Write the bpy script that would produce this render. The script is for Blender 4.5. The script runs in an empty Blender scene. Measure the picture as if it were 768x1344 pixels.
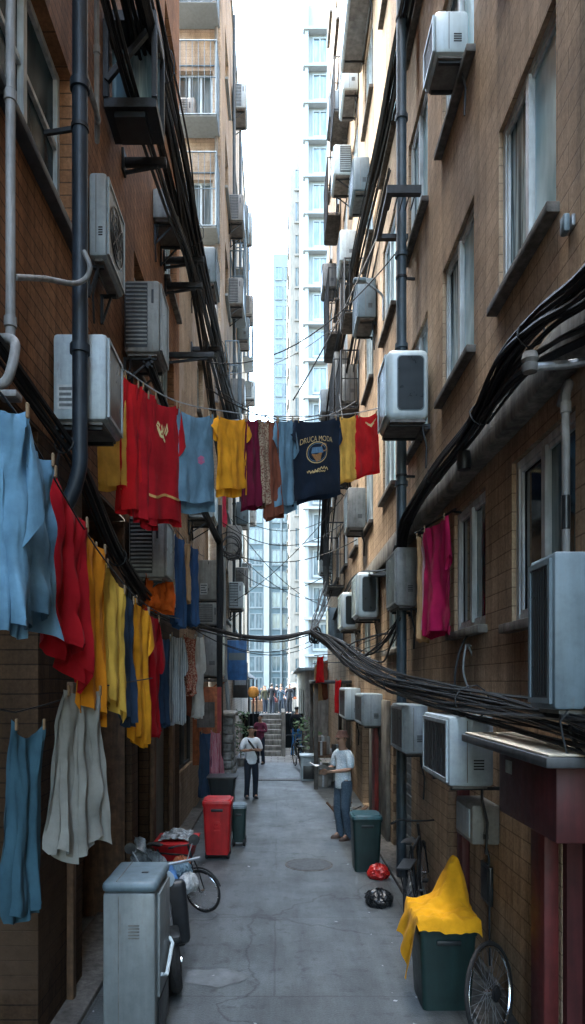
import bpy, bmesh, math, random
from mathutils import Vector, Matrix, noise
R = math.radians
random.seed(7)
sc = bpy.context.scene
COL = sc.collection
F = 900.0            # focal length in photo pixels; used only to turn measured photo positions into metres
VX, VY, HC = 365.0, 895.0, 2.6
def at(px, py, Y):   # a measured photo point at depth Y -> world point
    return Vector(((px - VX) / F * Y, Y, HC + (VY - py) / F * Y))

# ---------------------------------------------------------------- objects
OFF = {}
def tag(o, label=None, cat=None, group=None, kind=None):
    if label: o['label'] = label
    if cat: o['category'] = cat
    if group: o['group'] = group
    if kind: o['kind'] = kind
    return o
def thing(name, loc, label, cat, group=None, rz=0, tilt=(0, 0)):
    o = bpy.data.objects.new(name, None); COL.objects.link(o)
    o.location = loc; o.rotation_euler = (tilt[0], tilt[1], rz)
    o.empty_display_size = .1
    OFF[o] = Vector(loc)
    return tag(o, label, cat, group)
class MB:
    def __init__(s): s.v = []; s.f = []
    def add(s, vs, fs):
        n = len(s.v); s.v += [tuple(p) for p in vs]; s.f += [tuple(i + n for i in q) for q in fs]; return s
    def box(s, x0, x1, y0, y1, z0, z1, r=0, seg=2):
        if r > 0:
            bm = bmesh.new(); bmesh.ops.create_cube(bm, size=1)
            for v in bm.verts:
                v.co = Vector(((x0 + x1) / 2 + v.co.x * (x1 - x0), (y0 + y1) / 2 + v.co.y * (y1 - y0), (z0 + z1) / 2 + v.co.z * (z1 - z0)))
            r = min(r, .49 * min(abs(x1 - x0), abs(y1 - y0), abs(z1 - z0)))
            bmesh.ops.bevel(bm, geom=bm.edges[:], offset=r, segments=seg, profile=.5, affect='EDGES')
            bm.verts.index_update()
            s.add([v.co for v in bm.verts], [[v.index for v in f.verts] for f in bm.faces]); bm.free(); return s
        v = [(x0,y0,z0),(x1,y0,z0),(x1,y1,z0),(x0,y1,z0),(x0,y0,z1),(x1,y0,z1),(x1,y1,z1),(x0,y1,z1)]
        return s.add(v, [(0,3,2,1),(4,5,6,7),(0,1,5,4),(1,2,6,5),(2,3,7,6),(3,0,4,7)])
    def bar(s, a, b, w, h=None):
        h = h or w; a = Vector(a); b = Vector(b); d = (b - a).normalized()
        u = Vector((0, 0, 1)) if abs(d.z) < .95 else Vector((1, 0, 0))
        p = d.cross(u).normalized() * w / 2; q = p.cross(d).normalized() * h / 2
        v = [a-p-q, a+p-q, a+p+q, a-p+q, b-p-q, b+p-q, b+p+q, b-p+q]
        return s.add(v, [(0,3,2,1),(4,5,6,7),(0,1,5,4),(1,2,6,5),(2,3,7,6),(3,0,4,7)])
    def tube(s, pts, r, n=6, closed=False):
        pts = [Vector(p) for p in pts]; m = len(pts)
        rs = r if isinstance(r, (list, tuple)) else [r] * m
        d0 = (pts[1] - pts[0]).normalized()
        u = d0.orthogonal().normalized(); vs = []
        for i in range(m):
            if closed: d = pts[(i + 1) % m] - pts[i - 1]
            else: d = pts[min(i + 1, m - 1)] - pts[max(i - 1, 0)]
            d.normalize(); u = (u - d * u.dot(d))
            if u.length < 1e-5: u = d.orthogonal()
            u.normalize(); w = d.cross(u)
            for k in range(n):
                a = 2 * math.pi * k / n
                vs.append(pts[i] + (u * math.cos(a) + w * math.sin(a)) * rs[i])
        fs = []
        for i in range(m if closed else m - 1):
            j = (i + 1) % m
            for k in range(n): fs.append((i*n+k, i*n+(k+1)%n, j*n+(k+1)%n, j*n+k))
        if not closed: fs += [tuple(range(n))[::-1], tuple(range((m-1)*n, m*n))]
        return s.add(vs, fs)
    def lathe(s, prof, c=(0, 0, 0), n=20, axis='z', sx=1, sy=1):
        c = Vector(c); vs = []; fs = []
        for (r, h) in prof:
            for k in range(n):
                a = 2 * math.pi * k / n; x, y = r * math.cos(a) * sx, r * math.sin(a) * sy
                vs.append(c + (Vector((x, y, h)) if axis == 'z' else Vector((h, x, y)) if axis == 'x' else Vector((x, h, y))))
        for i in range(len(prof) - 1):
            for k in range(n): fs.append((i*n+k, i*n+(k+1)%n, (i+1)*n+(k+1)%n, (i+1)*n+k))
        fs += [tuple(range(n))[::-1], tuple(range((len(prof)-1)*n, len(prof)*n))]
        return s.add(vs, fs)
    def grid(s, fn, nu, nv):
        vs = [fn(i / nu, j / nv) for j in range(nv + 1) for i in range(nu + 1)]
        return s.add(vs, [(j*(nu+1)+i, j*(nu+1)+i+1, (j+1)*(nu+1)+i+1, (j+1)*(nu+1)+i) for j in range(nv) for i in range(nu)])
    def quad(s, *p): return s.add(p, [tuple(range(len(p)))])
    def wall(s, plane, c, a0, a1, z0, z1, ops=(), depth=.16):
        """a wall face at X=c (plane 'x') or Y=c ('y') with real openings; reveals go to c+depth"""
        A = sorted({a0, a1, *[v for o in ops for v in o[:2]]}); Z = sorted({z0, z1, *[v for o in ops for v in o[2:]]})
        P = (lambda a, z, d=0: (c + d, a, z)) if plane == 'x' else (lambda a, z, d=0: (a, c + d, z))
        for i in range(len(A) - 1):
            for j in range(len(Z) - 1):
                m, k = (A[i] + A[i+1]) / 2, (Z[j] + Z[j+1]) / 2
                if any(o[0] < m < o[1] and o[2] < k < o[3] for o in ops): continue
                s.quad(P(A[i], Z[j]), P(A[i+1], Z[j]), P(A[i+1], Z[j+1]), P(A[i], Z[j+1]))
        for (b0, b1, h0, h1) in ops:
            s.quad(P(b0,h0), P(b0,h1), P(b0,h1,depth), P(b0,h0,depth)); s.quad(P(b1,h0), P(b1,h1), P(b1,h1,depth), P(b1,h0,depth))
            s.quad(P(b0,h0), P(b1,h0), P(b1,h0,depth), P(b0,h0,depth)); s.quad(P(b0,h1), P(b1,h1), P(b1,h1,depth), P(b0,h1,depth))
        return s
    def build(s, name, m, parent=None, smooth=35, local=False, cloth=False):
        me = bpy.data.meshes.new(name); me.from_pydata(s.v, [], s.f)
        o = bpy.data.objects.new(name, me); COL.objects.link(o)
        if m: me.materials.append(m)
        if parent is not None:
            off = OFF.get(parent, Vector())
            if not local: me.transform(Matrix.Translation(-off))
            o.parent = parent; OFF[o] = off if not local else Vector()
        else: OFF[o] = Vector()
        if smooth:
            me.polygons.foreach_set('use_smooth', [True] * len(me.polygons))
            me.set_sharp_from_angle(angle=R(smooth))
        me.update()
        return o
def struct(name, mb, m):
    return tag(mb.build(name, m, smooth=0), kind='structure')
def solo(name, mb, m, label, cat, group=None, smooth=35):
    return tag(mb.build(name, m, smooth=smooth), label, cat, group)

# ---------------------------------------------------------------- materials
def nodes(name):
    m = bpy.data.materials.new(name); m.use_nodes = True
    nt = m.node_tree; b = nt.nodes['Principled BSDF']
    return m, nt, b
def N(nt, t, **k):
    n = nt.nodes.new(t)
    for a, v in k.items(): setattr(n, a, v)
    return n
def ramp(nt, src, c0, c1, p0=.3, p1=.7):
    r = N(nt, 'ShaderNodeValToRGB'); r.color_ramp.elements[0].position = p0; r.color_ramp.elements[1].position = p1
    r.color_ramp.elements[0].color = (*c0, 1); r.color_ramp.elements[1].color = (*c1, 1)
    nt.links.new(src, r.inputs[0]); return r.outputs[0]
def mul(nt, a, b, fac=1, typ='MULTIPLY'):
    m = N(nt, 'ShaderNodeMix', data_type='RGBA', blend_type=typ); m.inputs[0].default_value = fac
    nt.links.new(a, m.inputs[6]); nt.links.new(b, m.inputs[7]); return m.outputs[2]
def noise_tex(nt, vec, scale, detail=4, rough=.6):
    n = N(nt, 'ShaderNodeTexNoise'); n.inputs['Scale'].default_value = scale; n.inputs['Detail'].default_value = detail; n.inputs['Roughness'].default_value = rough
    nt.links.new(vec, n.inputs['Vector']); return n.outputs['Fac']
def mapped(nt, vec, sc_):
    m = N(nt, 'ShaderNodeMapping'); m.inputs['Scale'].default_value = sc_; nt.links.new(vec, m.inputs['Vector']); return m.outputs[0]
def coords(nt):
    return N(nt, 'ShaderNodeNewGeometry').outputs['Position']
def pm(name, col, rough=.6, metal=0, var=.35, scale=6, streak=.35, bump=.0, bscale=60, spec=.4, sheen=0, rust=0):
    """plain paint/metal/plastic/cloth with worn tone variation, run-down streaks and fine bump"""
    m, nt, b = nodes(name); P = coords(nt)
    c = Vector(col)
    n1 = noise_tex(nt, P, scale, 5)
    base = ramp(nt, n1, tuple(c * (1 - var)), tuple(min(1, v) for v in c * (1 + var * .5)), .3, .72)
    if streak:
        n2 = noise_tex(nt, mapped(nt, P, (9, 9, .9)), 1.6, 5)
        g = ramp(nt, n2, (1 - streak,) * 3, (1, 1, 1), .35, .62)
        base = mul(nt, base, g)
    if rust:
        n4 = noise_tex(nt, mapped(nt, P, (16, 16, 2.2)), 1.5, 6, .7)
        k = ramp(nt, n4, (0,)*3, (rust,)*3, .60, .74); mx = N(nt, 'ShaderNodeMix', data_type='RGBA')
        nt.links.new(k, mx.inputs[0]); nt.links.new(base, mx.inputs[6]); mx.inputs[7].default_value = (.13, .085, .055, 1); base = mx.outputs[2]
        n5 = noise_tex(nt, P, 11, 7, .75); base = mul(nt, base, ramp(nt, n5, (1-.32*rust,)*3, (1, 1, 1), .33, .55))
    nt.links.new(base, b.inputs['Base Color'])
    n3 = noise_tex(nt, P, scale * 3, 3)
    rr = N(nt, 'ShaderNodeMapRange'); rr.inputs[3].default_value = max(.03, rough - .12); rr.inputs[4].default_value = min(1, rough + .15)
    nt.links.new(n3, rr.inputs[0]); nt.links.new(rr.outputs[0], b.inputs['Roughness'])
    b.inputs['Metallic'].default_value = metal; b.inputs['Specular IOR Level'].default_value = spec
    if sheen: b.inputs['Sheen Weight'].default_value = sheen
    if bump:
        bp = N(nt, 'ShaderNodeBump'); bp.inputs['Strength'].default_value = bump; bp.inputs['Distance'].default_value = .01
        nt.links.new(noise_tex(nt, P, bscale, 4), bp.inputs['Height']); nt.links.new(bp.outputs[0], b.inputs['Normal'])
    return m
def brick(name, axis, c1, c2, mortar, w=.36, h=.14, ms=.008, dirt=.55, bumps=.5, fade=1.0):
    m, nt, b = nodes(name); P = coords(nt)
    sp = N(nt, 'ShaderNodeSeparateXYZ'); nt.links.new(P, sp.inputs[0])
    cb = N(nt, 'ShaderNodeCombineXYZ'); nt.links.new(sp.outputs['Y' if axis == 'x' else 'X'], cb.inputs[0]); nt.links.new(sp.outputs['Z'], cb.inputs[1])
    # slight waviness so courses are not ruler straight
    wob = N(nt, 'ShaderNodeVectorMath', operation='SCALE'); wob.inputs['Scale'].default_value = .012
    nz = N(nt, 'ShaderNodeTexNoise'); nz.inputs['Scale'].default_value = 2.2; nt.links.new(cb.outputs[0], nz.inputs['Vector']); nt.links.new(nz.outputs['Color'], wob.inputs[0])
    ad = N(nt, 'ShaderNodeVectorMath', operation='ADD'); nt.links.new(cb.outputs[0], ad.inputs[0]); nt.links.new(wob.outputs[0], ad.inputs[1])
    t = N(nt, 'ShaderNodeTexBrick'); nt.links.new(ad.outputs[0], t.inputs['Vector'])
    t.inputs['Scale'].default_value = 1; t.inputs['Brick Width'].default_value = w; t.inputs['Row Height'].default_value = h
    t.inputs['Mortar Size'].default_value = ms; t.inputs['Mortar Smooth'].default_value = .4; t.inputs['Bias'].default_value = -.1
    t.inputs['Color1'].default_value = (*c1, 1); t.inputs['Color2'].default_value = (*c2, 1); t.inputs['Mortar'].default_value = (*mortar, 1)
    col = t.outputs['Color']
    fine = noise_tex(nt, P, 38, 6, .7); col = mul(nt, col, ramp(nt, fine, (.58, .56, .54), (1.2, 1.18, 1.16), .25, .75))
    big = noise_tex(nt, P, .9, 5, .65); col = mul(nt, col, ramp(nt, big, (.5, .48, .47), (1.15, 1.13, 1.1), .28, .72))
    st = noise_tex(nt, mapped(nt, P, (5, 5, .35)), 1.3, 6, .7)
    col = mul(nt, col, ramp(nt, st, (1 - dirt,) * 3, (1, 1, 1), .34, .58), .85)
    pn = noise_tex(nt, P, .55, 7, .62); pk = ramp(nt, pn, (0,)*3, (.75,)*3, .60, .64); mx = N(nt, 'ShaderNodeMix', data_type='RGBA')
    pc = N(nt, 'ShaderNodeMix', data_type='RGBA', blend_type='MULTIPLY'); pc.inputs[0].default_value = 1; pc.inputs[7].default_value = (c1[0]*.82, c1[1]*.86, c1[2]*.95, 1)
    nt.links.new(ramp(nt, noise_tex(nt, P, 9, 6, .7), (.7, .7, .7), (1.15, 1.15, 1.15), .3, .7), pc.inputs[6])
    nt.links.new(pk, mx.inputs[0]); nt.links.new(col, mx.inputs[6]); nt.links.new(pc.outputs[2], mx.inputs[7]); col = mx.outputs[2]
    nt.links.new(col, b.inputs['Base Color']); b.inputs['Roughness'].default_value = .88; b.inputs['Specular IOR Level'].default_value = .2
    hgt = N(nt, 'ShaderNodeMath', operation='MULTIPLY_ADD'); nt.links.new(fine, hgt.inputs[0]); hgt.inputs[1].default_value = .35
    inv = N(nt, 'ShaderNodeMath', operation='SUBTRACT'); inv.inputs[0].default_value = 1; nt.links.new(t.outputs['Fac'], inv.inputs[1]); nt.links.new(inv.outputs[0], hgt.inputs[2])
    bp = N(nt, 'ShaderNodeBump'); bp.inputs['Strength'].default_value = bumps; bp.inputs['Distance'].default_value = .012
    nt.links.new(hgt.outputs[0], bp.inputs['Height']); nt.links.new(bp.outputs[0], b.inputs['Normal'])
    return m
def cloth(name, col, var=.25, weave=.25, pattern=None, col2=None, trans=.12):
    m, nt, b = nodes(name); P = coords(nt); c = Vector(col)
    base = ramp(nt, noise_tex(nt, P, 5, 5), tuple(c * (1 - var)), tuple(min(1, v) for v in c * (1 + var * .6)), .3, .7)
    if pattern == 'print':
        n = noise_tex(nt, P, 55, 2); k = ramp(nt, n, (0,)*3, (1,)*3, .5, .56)
        mx = N(nt, 'ShaderNodeMix', data_type='RGBA'); nt.links.new(k, mx.inputs[0]); nt.links.new(base, mx.inputs[6]); mx.inputs[7].default_value = (*col2, 1); base = mx.outputs[2]
    if pattern == 'stripe':
        w = N(nt, 'ShaderNodeTexWave', bands_direction='X'); w.inputs['Scale'].default_value = 14; w.inputs['Distortion'].default_value = 1.5; nt.links.new(P, w.inputs['Vector'])
        k = ramp(nt, w.outputs['Fac'], (0,)*3, (1,)*3, .5, .62)
        mx = N(nt, 'ShaderNodeMix', data_type='RGBA'); nt.links.new(k, mx.inputs[0]); nt.links.new(base, mx.inputs[6]); mx.inputs[7].default_value = (*col2, 1); base = mx.outputs[2]
    nt.links.new(base, b.inputs['Base Color']); b.inputs['Roughness'].default_value = .9; b.inputs['Specular IOR Level'].default_value = .15
    b.inputs['Sheen Weight'].default_value = .03
    bp = N(nt, 'ShaderNodeBump'); bp.inputs['Strength'].default_value = weave*2.2; bp.inputs['Distance'].default_value = .012
    cr = noise_tex(nt, mapped(nt, P, (14, 14, 7)), 1.2, 5, .65); nt.links.new(cr, bp.inputs['Height']); nt.links.new(bp.outputs[0], b.inputs['Normal'])
    if trans:
        tr = N(nt, 'ShaderNodeBsdfTranslucent'); nt.links.new(base, tr.inputs[0])
        ms = N(nt, 'ShaderNodeMixShader'); ms.inputs[0].default_value = trans + .12
        nt.links.new(b.outputs[0], ms.inputs[1]); nt.links.new(tr.outputs[0], ms.inputs[2]); nt.links.new(ms.outputs[0], nt.nodes['Material Output'].inputs[0])
    return m
def glass_clear(name, tint=(.75, .85, .9), dirt=.18, haze=(.35, .38, .4, 1)):
    m, nt, b = nodes(name); P = coords(nt)
    tr = N(nt, 'ShaderNodeBsdfTransparent'); tr.inputs[0].default_value = (*tint, 1)
    gl = N(nt, 'ShaderNodeBsdfGlossy'); gl.inputs['Roughness'].default_value = .03; gl.inputs['Color'].default_value = (.9, .95, 1, 1)
    bp = N(nt, 'ShaderNodeBump'); bp.inputs['Strength'].default_value = .06; bp.inputs['Distance'].default_value = .02
    nt.links.new(noise_tex(nt, P, 3.5, 2), bp.inputs['Height']); nt.links.new(bp.outputs[0], gl.inputs['Normal'])
    fr = N(nt, 'ShaderNodeFresnel'); fr.inputs[0].default_value = 1.75
    ms = N(nt, 'ShaderNodeMixShader'); nt.links.new(fr.outputs[0], ms.inputs[0]); nt.links.new(tr.outputs[0], ms.inputs[1]); nt.links.new(gl.outputs[0], ms.inputs[2])
    df = N(nt, 'ShaderNodeBsdfDiffuse'); df.inputs[0].default_value = haze
    m2 = N(nt, 'ShaderNodeMixShader'); k = N(nt, 'ShaderNodeMath', operation='MULTIPLY'); k.inputs[1].default_value = dirt
    nt.links.new(noise_tex(nt, mapped(nt, P, (4, 4, 1)), 2, 5), k.inputs[0]); nt.links.new(k.outputs[0], m2.inputs[0])
    nt.links.new(ms.outputs[0], m2.inputs[1]); nt.links.new(df.outputs[0], m2.inputs[2])
    nt.links.new(m2.outputs[0], nt.nodes['Material Output'].inputs[0]); return m
def pane_mat(name, dark, light, sx=6, rough=.06, spec=.8, ior=1.45):
    """opaque far window: room dark and pale blinds behind, glossy outside"""
    m, nt, b = nodes(name); P = coords(nt)
    n = noise_tex(nt, mapped(nt, P, (sx, sx, .8)), 1.1, 3)
    nt.links.new(ramp(nt, n, dark, light, .42, .62), b.inputs['Base Color']); b.inputs['Roughness'].default_value = rough; b.inputs['Specular IOR Level'].default_value = spec; b.inputs['IOR'].default_value = ior
    return m
M = {}
M['brickR'] = brick('tan_brick', 'x', (.61, .465, .335), (.52, .39, .275), (.29, .215, .15), .34, .145, .006, .5)
M['brickRy'] = brick('tan_brick_front', 'y', (.61, .465, .335), (.52, .39, .275), (.29, .215, .15), .34, .145, .006, .5)
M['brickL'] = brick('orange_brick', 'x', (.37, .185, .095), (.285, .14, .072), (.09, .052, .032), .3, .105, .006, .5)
M['brickLy'] = brick('orange_brick_front', 'y', (.37, .185, .095), (.285, .14, .072), (.09, .052, .032), .3, .105, .006, .5)
M['brickLD'] = brick('shade_painted_brick', 'x', (.085, .05, .028), (.062, .036, .02), (.03, .018, .012), .3, .105, .006, .5)  # darkened copy of the orange brick: recess shade put into the colour
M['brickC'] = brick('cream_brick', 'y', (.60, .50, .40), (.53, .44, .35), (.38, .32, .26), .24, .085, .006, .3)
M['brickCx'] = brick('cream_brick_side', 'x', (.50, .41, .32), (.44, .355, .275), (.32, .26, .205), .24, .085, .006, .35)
M['conc'] = pm('grey_concrete', (.26, .24, .21), .9, var=.4, scale=4, streak=.5, bump=.5, bscale=40)
M['concD'] = pm('stained_concrete', (.13, .12, .11), .9, var=.5, scale=5, streak=.5, bump=.6, bscale=30)
M['stone'] = pm('rough_stone', (.24, .24, .23), .95, var=.7, scale=9, streak=.3, bump=1, bscale=14)
M['ac'] = pm('aged_white_enamel', (.36, .42, .45), .42, var=.2, scale=2.2, streak=.2, bump=.03, rust=.55)
M['acB'] = pm('blue_grey_enamel', (.13, .18, .21), .45, var=.22, scale=2.2, streak=.22, bump=.03, rust=.55)
M['acD'] = pm('dirty_beige_enamel', (.235, .235, .225), .5, var=.32, scale=3, streak=.3, bump=.05, rust=.8)
M['acW'] = pm('clean_white_plastic', (.47, .55, .58), .32, var=.12, scale=1.6, streak=.12, rust=.25)
M['acU'] = pm('dusty_underside', (.16, .15, .14), .8, var=.5, scale=9, streak=0, bump=.3)
M['dark'] = pm('black_plastic', (.018, .02, .023), .35, var=.4, scale=8, streak=.2)
M['darkG'] = pm('smoked_panel', (.010, .015, .019), .3, var=.5, scale=3, streak=.3, spec=.3)
M['iron'] = pm('black_iron', (.016, .018, .021), .55, metal=.2, var=.4, scale=14, bump=.25, bscale=50)
M['steel'] = pm('galvanised_steel', (.34, .36, .38), .42, metal=.6, var=.35, scale=12, streak=.45)
M['chrome'] = pm('bright_metal', (.62, .64, .66), .22, metal=1, var=.25, scale=14, streak=.2)
M['pipeG'] = pm('grey_pvc', (.27, .27, .27), .5, var=.3, scale=7, streak=.5)
M['pipeB'] = pm('blue_black_iron_pipe', (.016, .025, .036), .5, var=.5, scale=7, streak=.5, spec=.35)
M['pipeT'] = pm('slate_blue_pipe', (.05, .078, .10), .5, var=.4, scale=6, streak=.5, spec=.5)
M['cable'] = pm('black_cable_rubber', (.009, .010, .012), .58, var=.5, scale=9, streak=.2, spec=.35)
M['cableG'] = pm('weathered_cable', (.03, .034, .038), .6, var=.5, scale=9, streak=.2, spec=.3)
M['cableR'] = pm('brown_red_cable', (.16, .055, .03), .5, var=.4, scale=9)
M['cableW'] = pm('grey_white_cable', (.33, .36, .38), .5, var=.3, scale=9)
M['alu'] = pm('white_window_frame', (.60, .65, .67), .4, var=.25, scale=5, streak=.45)
M['aluB'] = pm('bluish_window_frame', (.42, .50, .54), .4, var=.25, scale=5, streak=.4)
M['frameD'] = pm('dark_window_frame', (.05, .055, .06), .5, var=.4, scale=6)
M['glass'] = glass_clear('window_glass', (.8, .9, .95), .75, (.50, .66, .74, 1))
M['glassD'] = glass_clear('dirty_dark_glass', (.35, .45, .5), .25)
M['room'] = pm('painted_room_dark', (.012, .018, .022), .9, var=.4, streak=0)  # near-black colour stands for unlit room depth
M['curt'] = pm('pale_curtain', (.72, .80, .84), .95, var=.2, scale=4, streak=.2)
M['curtB'] = pm('blue_grey_curtain', (.34, .48, .55), .95, var=.3, scale=4, streak=.2)
M['paneP'] = pane_mat('painted_sky_pane', (.30, .50, .60), (.64, .86, .95), 2.2, .2, .3, 1.12)  # pale blue base colour imitates reflected sky; real reflection is nearly off
M['paneV'] = pane_mat('dark_blue_pane', (.02, .05, .07), (.50, .68, .76), 13, .15, .3, 1.15)
M['pane1'] = pane_mat('blue_pane', (.10, .17, .21), (.40, .53, .58), 9)
M['pane2'] = pane_mat('pale_blue_pane', (.045, .072, .084), (.11, .148, .162))
M['paneT'] = pane_mat('tower_pane', (.03, .056, .07), (.065, .102, .12), 3)
M['paneK'] = pane_mat('black_pane', (.008, .012, .015), (.03, .04, .05))
M['white'] = pm('white_render', (.215, .245, .255), .8, var=.1, scale=1.2, streak=.15)
M['haze'] = pm('haze_tinted_render', (.12, .15, .165), .85, var=.12, scale=.6, streak=.12)  # distance haze put into this colour and hazeD's as a blue tint
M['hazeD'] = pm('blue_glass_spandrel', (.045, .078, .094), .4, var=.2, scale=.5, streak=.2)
M['cream'] = pm('cream_render', (.205, .195, .175), .85, var=.15, scale=1, streak=.25)
M['maroon'] = pm('maroon_paint', (.085, .016, .018), .55, var=.35, scale=5, streak=.4)
M['redpost'] = pm('red_paint', (.26, .025, .02), .5, var=.35, scale=6, streak=.45)
M['paleroof'] = pm('sun_bleached_board', (.55, .48, .38), .8, var=.3, scale=7, streak=0, bump=.3)
M['doorg'] = pm('grey_green_door', (.15, .165, .16), .6, var=.25, scale=3, streak=.4)
M['shut'] = pm('steel_shutter', (.15, .18, .20), .5, metal=.3, var=.35, scale=5, streak=.5)
M['wood'] = pm('brown_wood', (.14, .075, .04), .7, var=.5, scale=12, streak=.5, bump=.2)
M['binR'] = pm('red_bin_plastic', (.45, .012, .014), .42, var=.25, scale=5, streak=.35)
M['binG'] = pm('dark_green_bin_plastic', (.009, .028, .027), .42, var=.35, scale=5, streak=.35)
M['binK'] = pm('black_bin_plastic', (.014, .018, .02), .45, var=.35, scale=5, streak=.35)
M['tyre'] = pm('tyre_rubber', (.014, .014, .015), .75, var=.4, scale=20, streak=0, bump=.2)
M['skin'] = pm('skin', (.30, .165, .105), .55, var=.15, scale=12, streak=0)
M['hair'] = pm('black_hair', (.010, .009, .008), .5, var=.4, scale=40, streak=0, bump=.4)
M['lantern'] = pm('orange_lantern_paper', (.85, .36, .07), .6, var=.3, scale=10, streak=0)  # bright orange base colour, no emission
M['paper'] = pm('newsprint', (.55, .58, .6), .8, var=.2, scale=14, streak=0)
M['bagred'] = pm('red_plastic_bag', (.42, .015, .012), .3, var=.3, scale=10, streak=0, bump=.6, bscale=18)
M['bagblk'] = pm('black_plastic_bag', (.012, .014, .016), .28, var=.3, scale=10, streak=0, bump=.6, bscale=18)
M['film'] = pm('grey_plastic_sheet', (.24, .26, .27), .25, var=.4, scale=16, streak=.3, bump=.8, bscale=16)
M['blue'] = pm('blue_paint', (.03, .13, .32), .5, var=.35, scale=6, streak=.3)
M['lid'] = pm('appliance_enamel', (.19, .21, .212), .4, var=.2, scale=2.5, streak=.2, rust=.5)
M['asph'] = pm('dark_matt_asphalt', (.014, .017, .018), .9, var=.4, scale=2, streak=0, spec=.1); [n for n in M['asph'].node_tree.nodes if n.type == 'BSDF_PRINCIPLED'][0].inputs['IOR'].default_value = 1.01  # asphalt darkened against the overbright open sky, reflection nearly off
M['bluecl'] = pm('dull_blue_sacking', (.09, .15, .19), .7, var=.4, scale=12, streak=0, bump=.5, bscale=20)
M['rust'] = pm('rusty_orange', (.32, .09, .03), .7, var=.5, scale=14, streak=.4)
M['leaf'] = pm('leaf_green', (.05, .10, .035), .6, var=.5, scale=12, streak=0)
M['ink'] = pm('grey_print_ink', (.10, .11, .115), .7, var=.4, scale=30, streak=0)
M['sticker'] = pm('paper_sticker', (.42, .44, .44), .7, var=.3, scale=20, streak=.3)
def ground_mat():
    m, nt, b = nodes('worn_alley_concrete'); P = coords(nt)
    col = ramp(nt, noise_tex(nt, P, 1.3, 8, .7), (.056, .064, .066), (.110, .122, .127), .3, .7)
    col = mul(nt, col, ramp(nt, noise_tex(nt, P, 60, 4, .8), (.6, .6, .6), (1.2, 1.2, 1.2), .3, .7))
    # tracked-smooth centre strip and stains stretched along the alley
    col = mul(nt, col, ramp(nt, noise_tex(nt, mapped(nt, P, (2.6, .35, 1)), 1.2, 6, .7), (.55, .55, .56), (1.15, 1.15, 1.15), .32, .62))
    col = mul(nt, col, ramp(nt, noise_tex(nt, P, 7, 4, .5), (.36, .36, .36), (1, 1, 1), .30, .42), .8)
    v = N(nt, 'ShaderNodeTexVoronoi', feature='DISTANCE_TO_EDGE'); v.inputs['Scale'].default_value = .38
    wob = N(nt, 'ShaderNodeVectorMath', operation='SCALE'); wob.inputs['Scale'].default_value = .8
    nz = N(nt, 'ShaderNodeTexNoise'); nz.inputs['Scale'].default_value = 1.7; nz.inputs['Detail'].default_value = 6; nt.links.new(P, nz.inputs['Vector']); nt.links.new(nz.outputs['Color'], wob.inputs[0])
    ad = N(nt, 'ShaderNodeVectorMath', operation='ADD'); nt.links.new(P, ad.inputs[0]); nt.links.new(wob.outputs[0], ad.inputs[1]); nt.links.new(ad.outputs[0], v.inputs['Vector'])
    col = mul(nt, col, ramp(nt, v.outputs['Distance'], (.35, .35, .35), (1, 1, 1), .0, .009))
    wo2 = N(nt, 'ShaderNodeVectorMath', operation='SCALE'); wo2.inputs['Scale'].default_value = .06; nt.links.new(nz.outputs['Color'], wo2.inputs[0])
    ad2 = N(nt, 'ShaderNodeVectorMath', operation='ADD'); nt.links.new(P, ad2.inputs[0]); nt.links.new(wo2.outputs[0], ad2.inputs[1])
    t = N(nt, 'ShaderNodeTexBrick'); nt.links.new(ad2.outputs[0], t.inputs['Vector']); t.inputs['Scale'].default_value = 1; t.inputs['Brick Width'].default_value = 2.9; t.inputs['Row Height'].default_value = 1.9; t.inputs['Mortar Size'].default_value = .011
    t.inputs['Color1'].default_value = (1, 1, 1, 1); t.inputs['Color2'].default_value = (.9, .91, .92, 1); t.inputs['Mortar'].default_value = (.62, .62, .62, 1); t.inputs['Mortar Smooth'].default_value = .3
    col = mul(nt, col, t.outputs['Color'])
    nt.links.new(col, b.inputs['Base Color'])
    rr = N(nt, 'ShaderNodeMapRange'); rr.inputs[3].default_value = .22; rr.inputs[4].default_value = .85
    nt.links.new(noise_tex(nt, P, 1.4, 6, .65), rr.inputs[0]); nt.links.new(rr.outputs[0], b.inputs['Roughness'])
    bp = N(nt, 'ShaderNodeBump'); bp.inputs['Strength'].default_value = .5; bp.inputs['Distance'].default_value = .012
    nt.links.new(noise_tex(nt, P, 45, 6, .7), bp.inputs['Height']); nt.links.new(bp.outputs[0], b.inputs['Normal'])
    return m
M['ground'] = ground_mat()
M['cobble'] = brick('pale_paving_setts', 'z', (.30, .31, .31), (.22, .23, .235), (.09, .09, .09), .45, .32, .018, .1)
_nt = M['cobble'].node_tree     # paving lies flat: use X,Y
for n in _nt.nodes:
    if n.type == 'COMBXYZ':
        sp = [q for q in _nt.nodes if q.type == 'SEPXYZ'][0]; _nt.links.new(sp.outputs['Y'], n.inputs[1])
M['patch'] = pm('smooth_cement_patch', (.13, .142, .148), .7, var=.4, scale=5, streak=0, bump=.25, bscale=40)
SKY_SAT, SKY_VAL, SUN_E = 1.0, 21, 2.2
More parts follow.
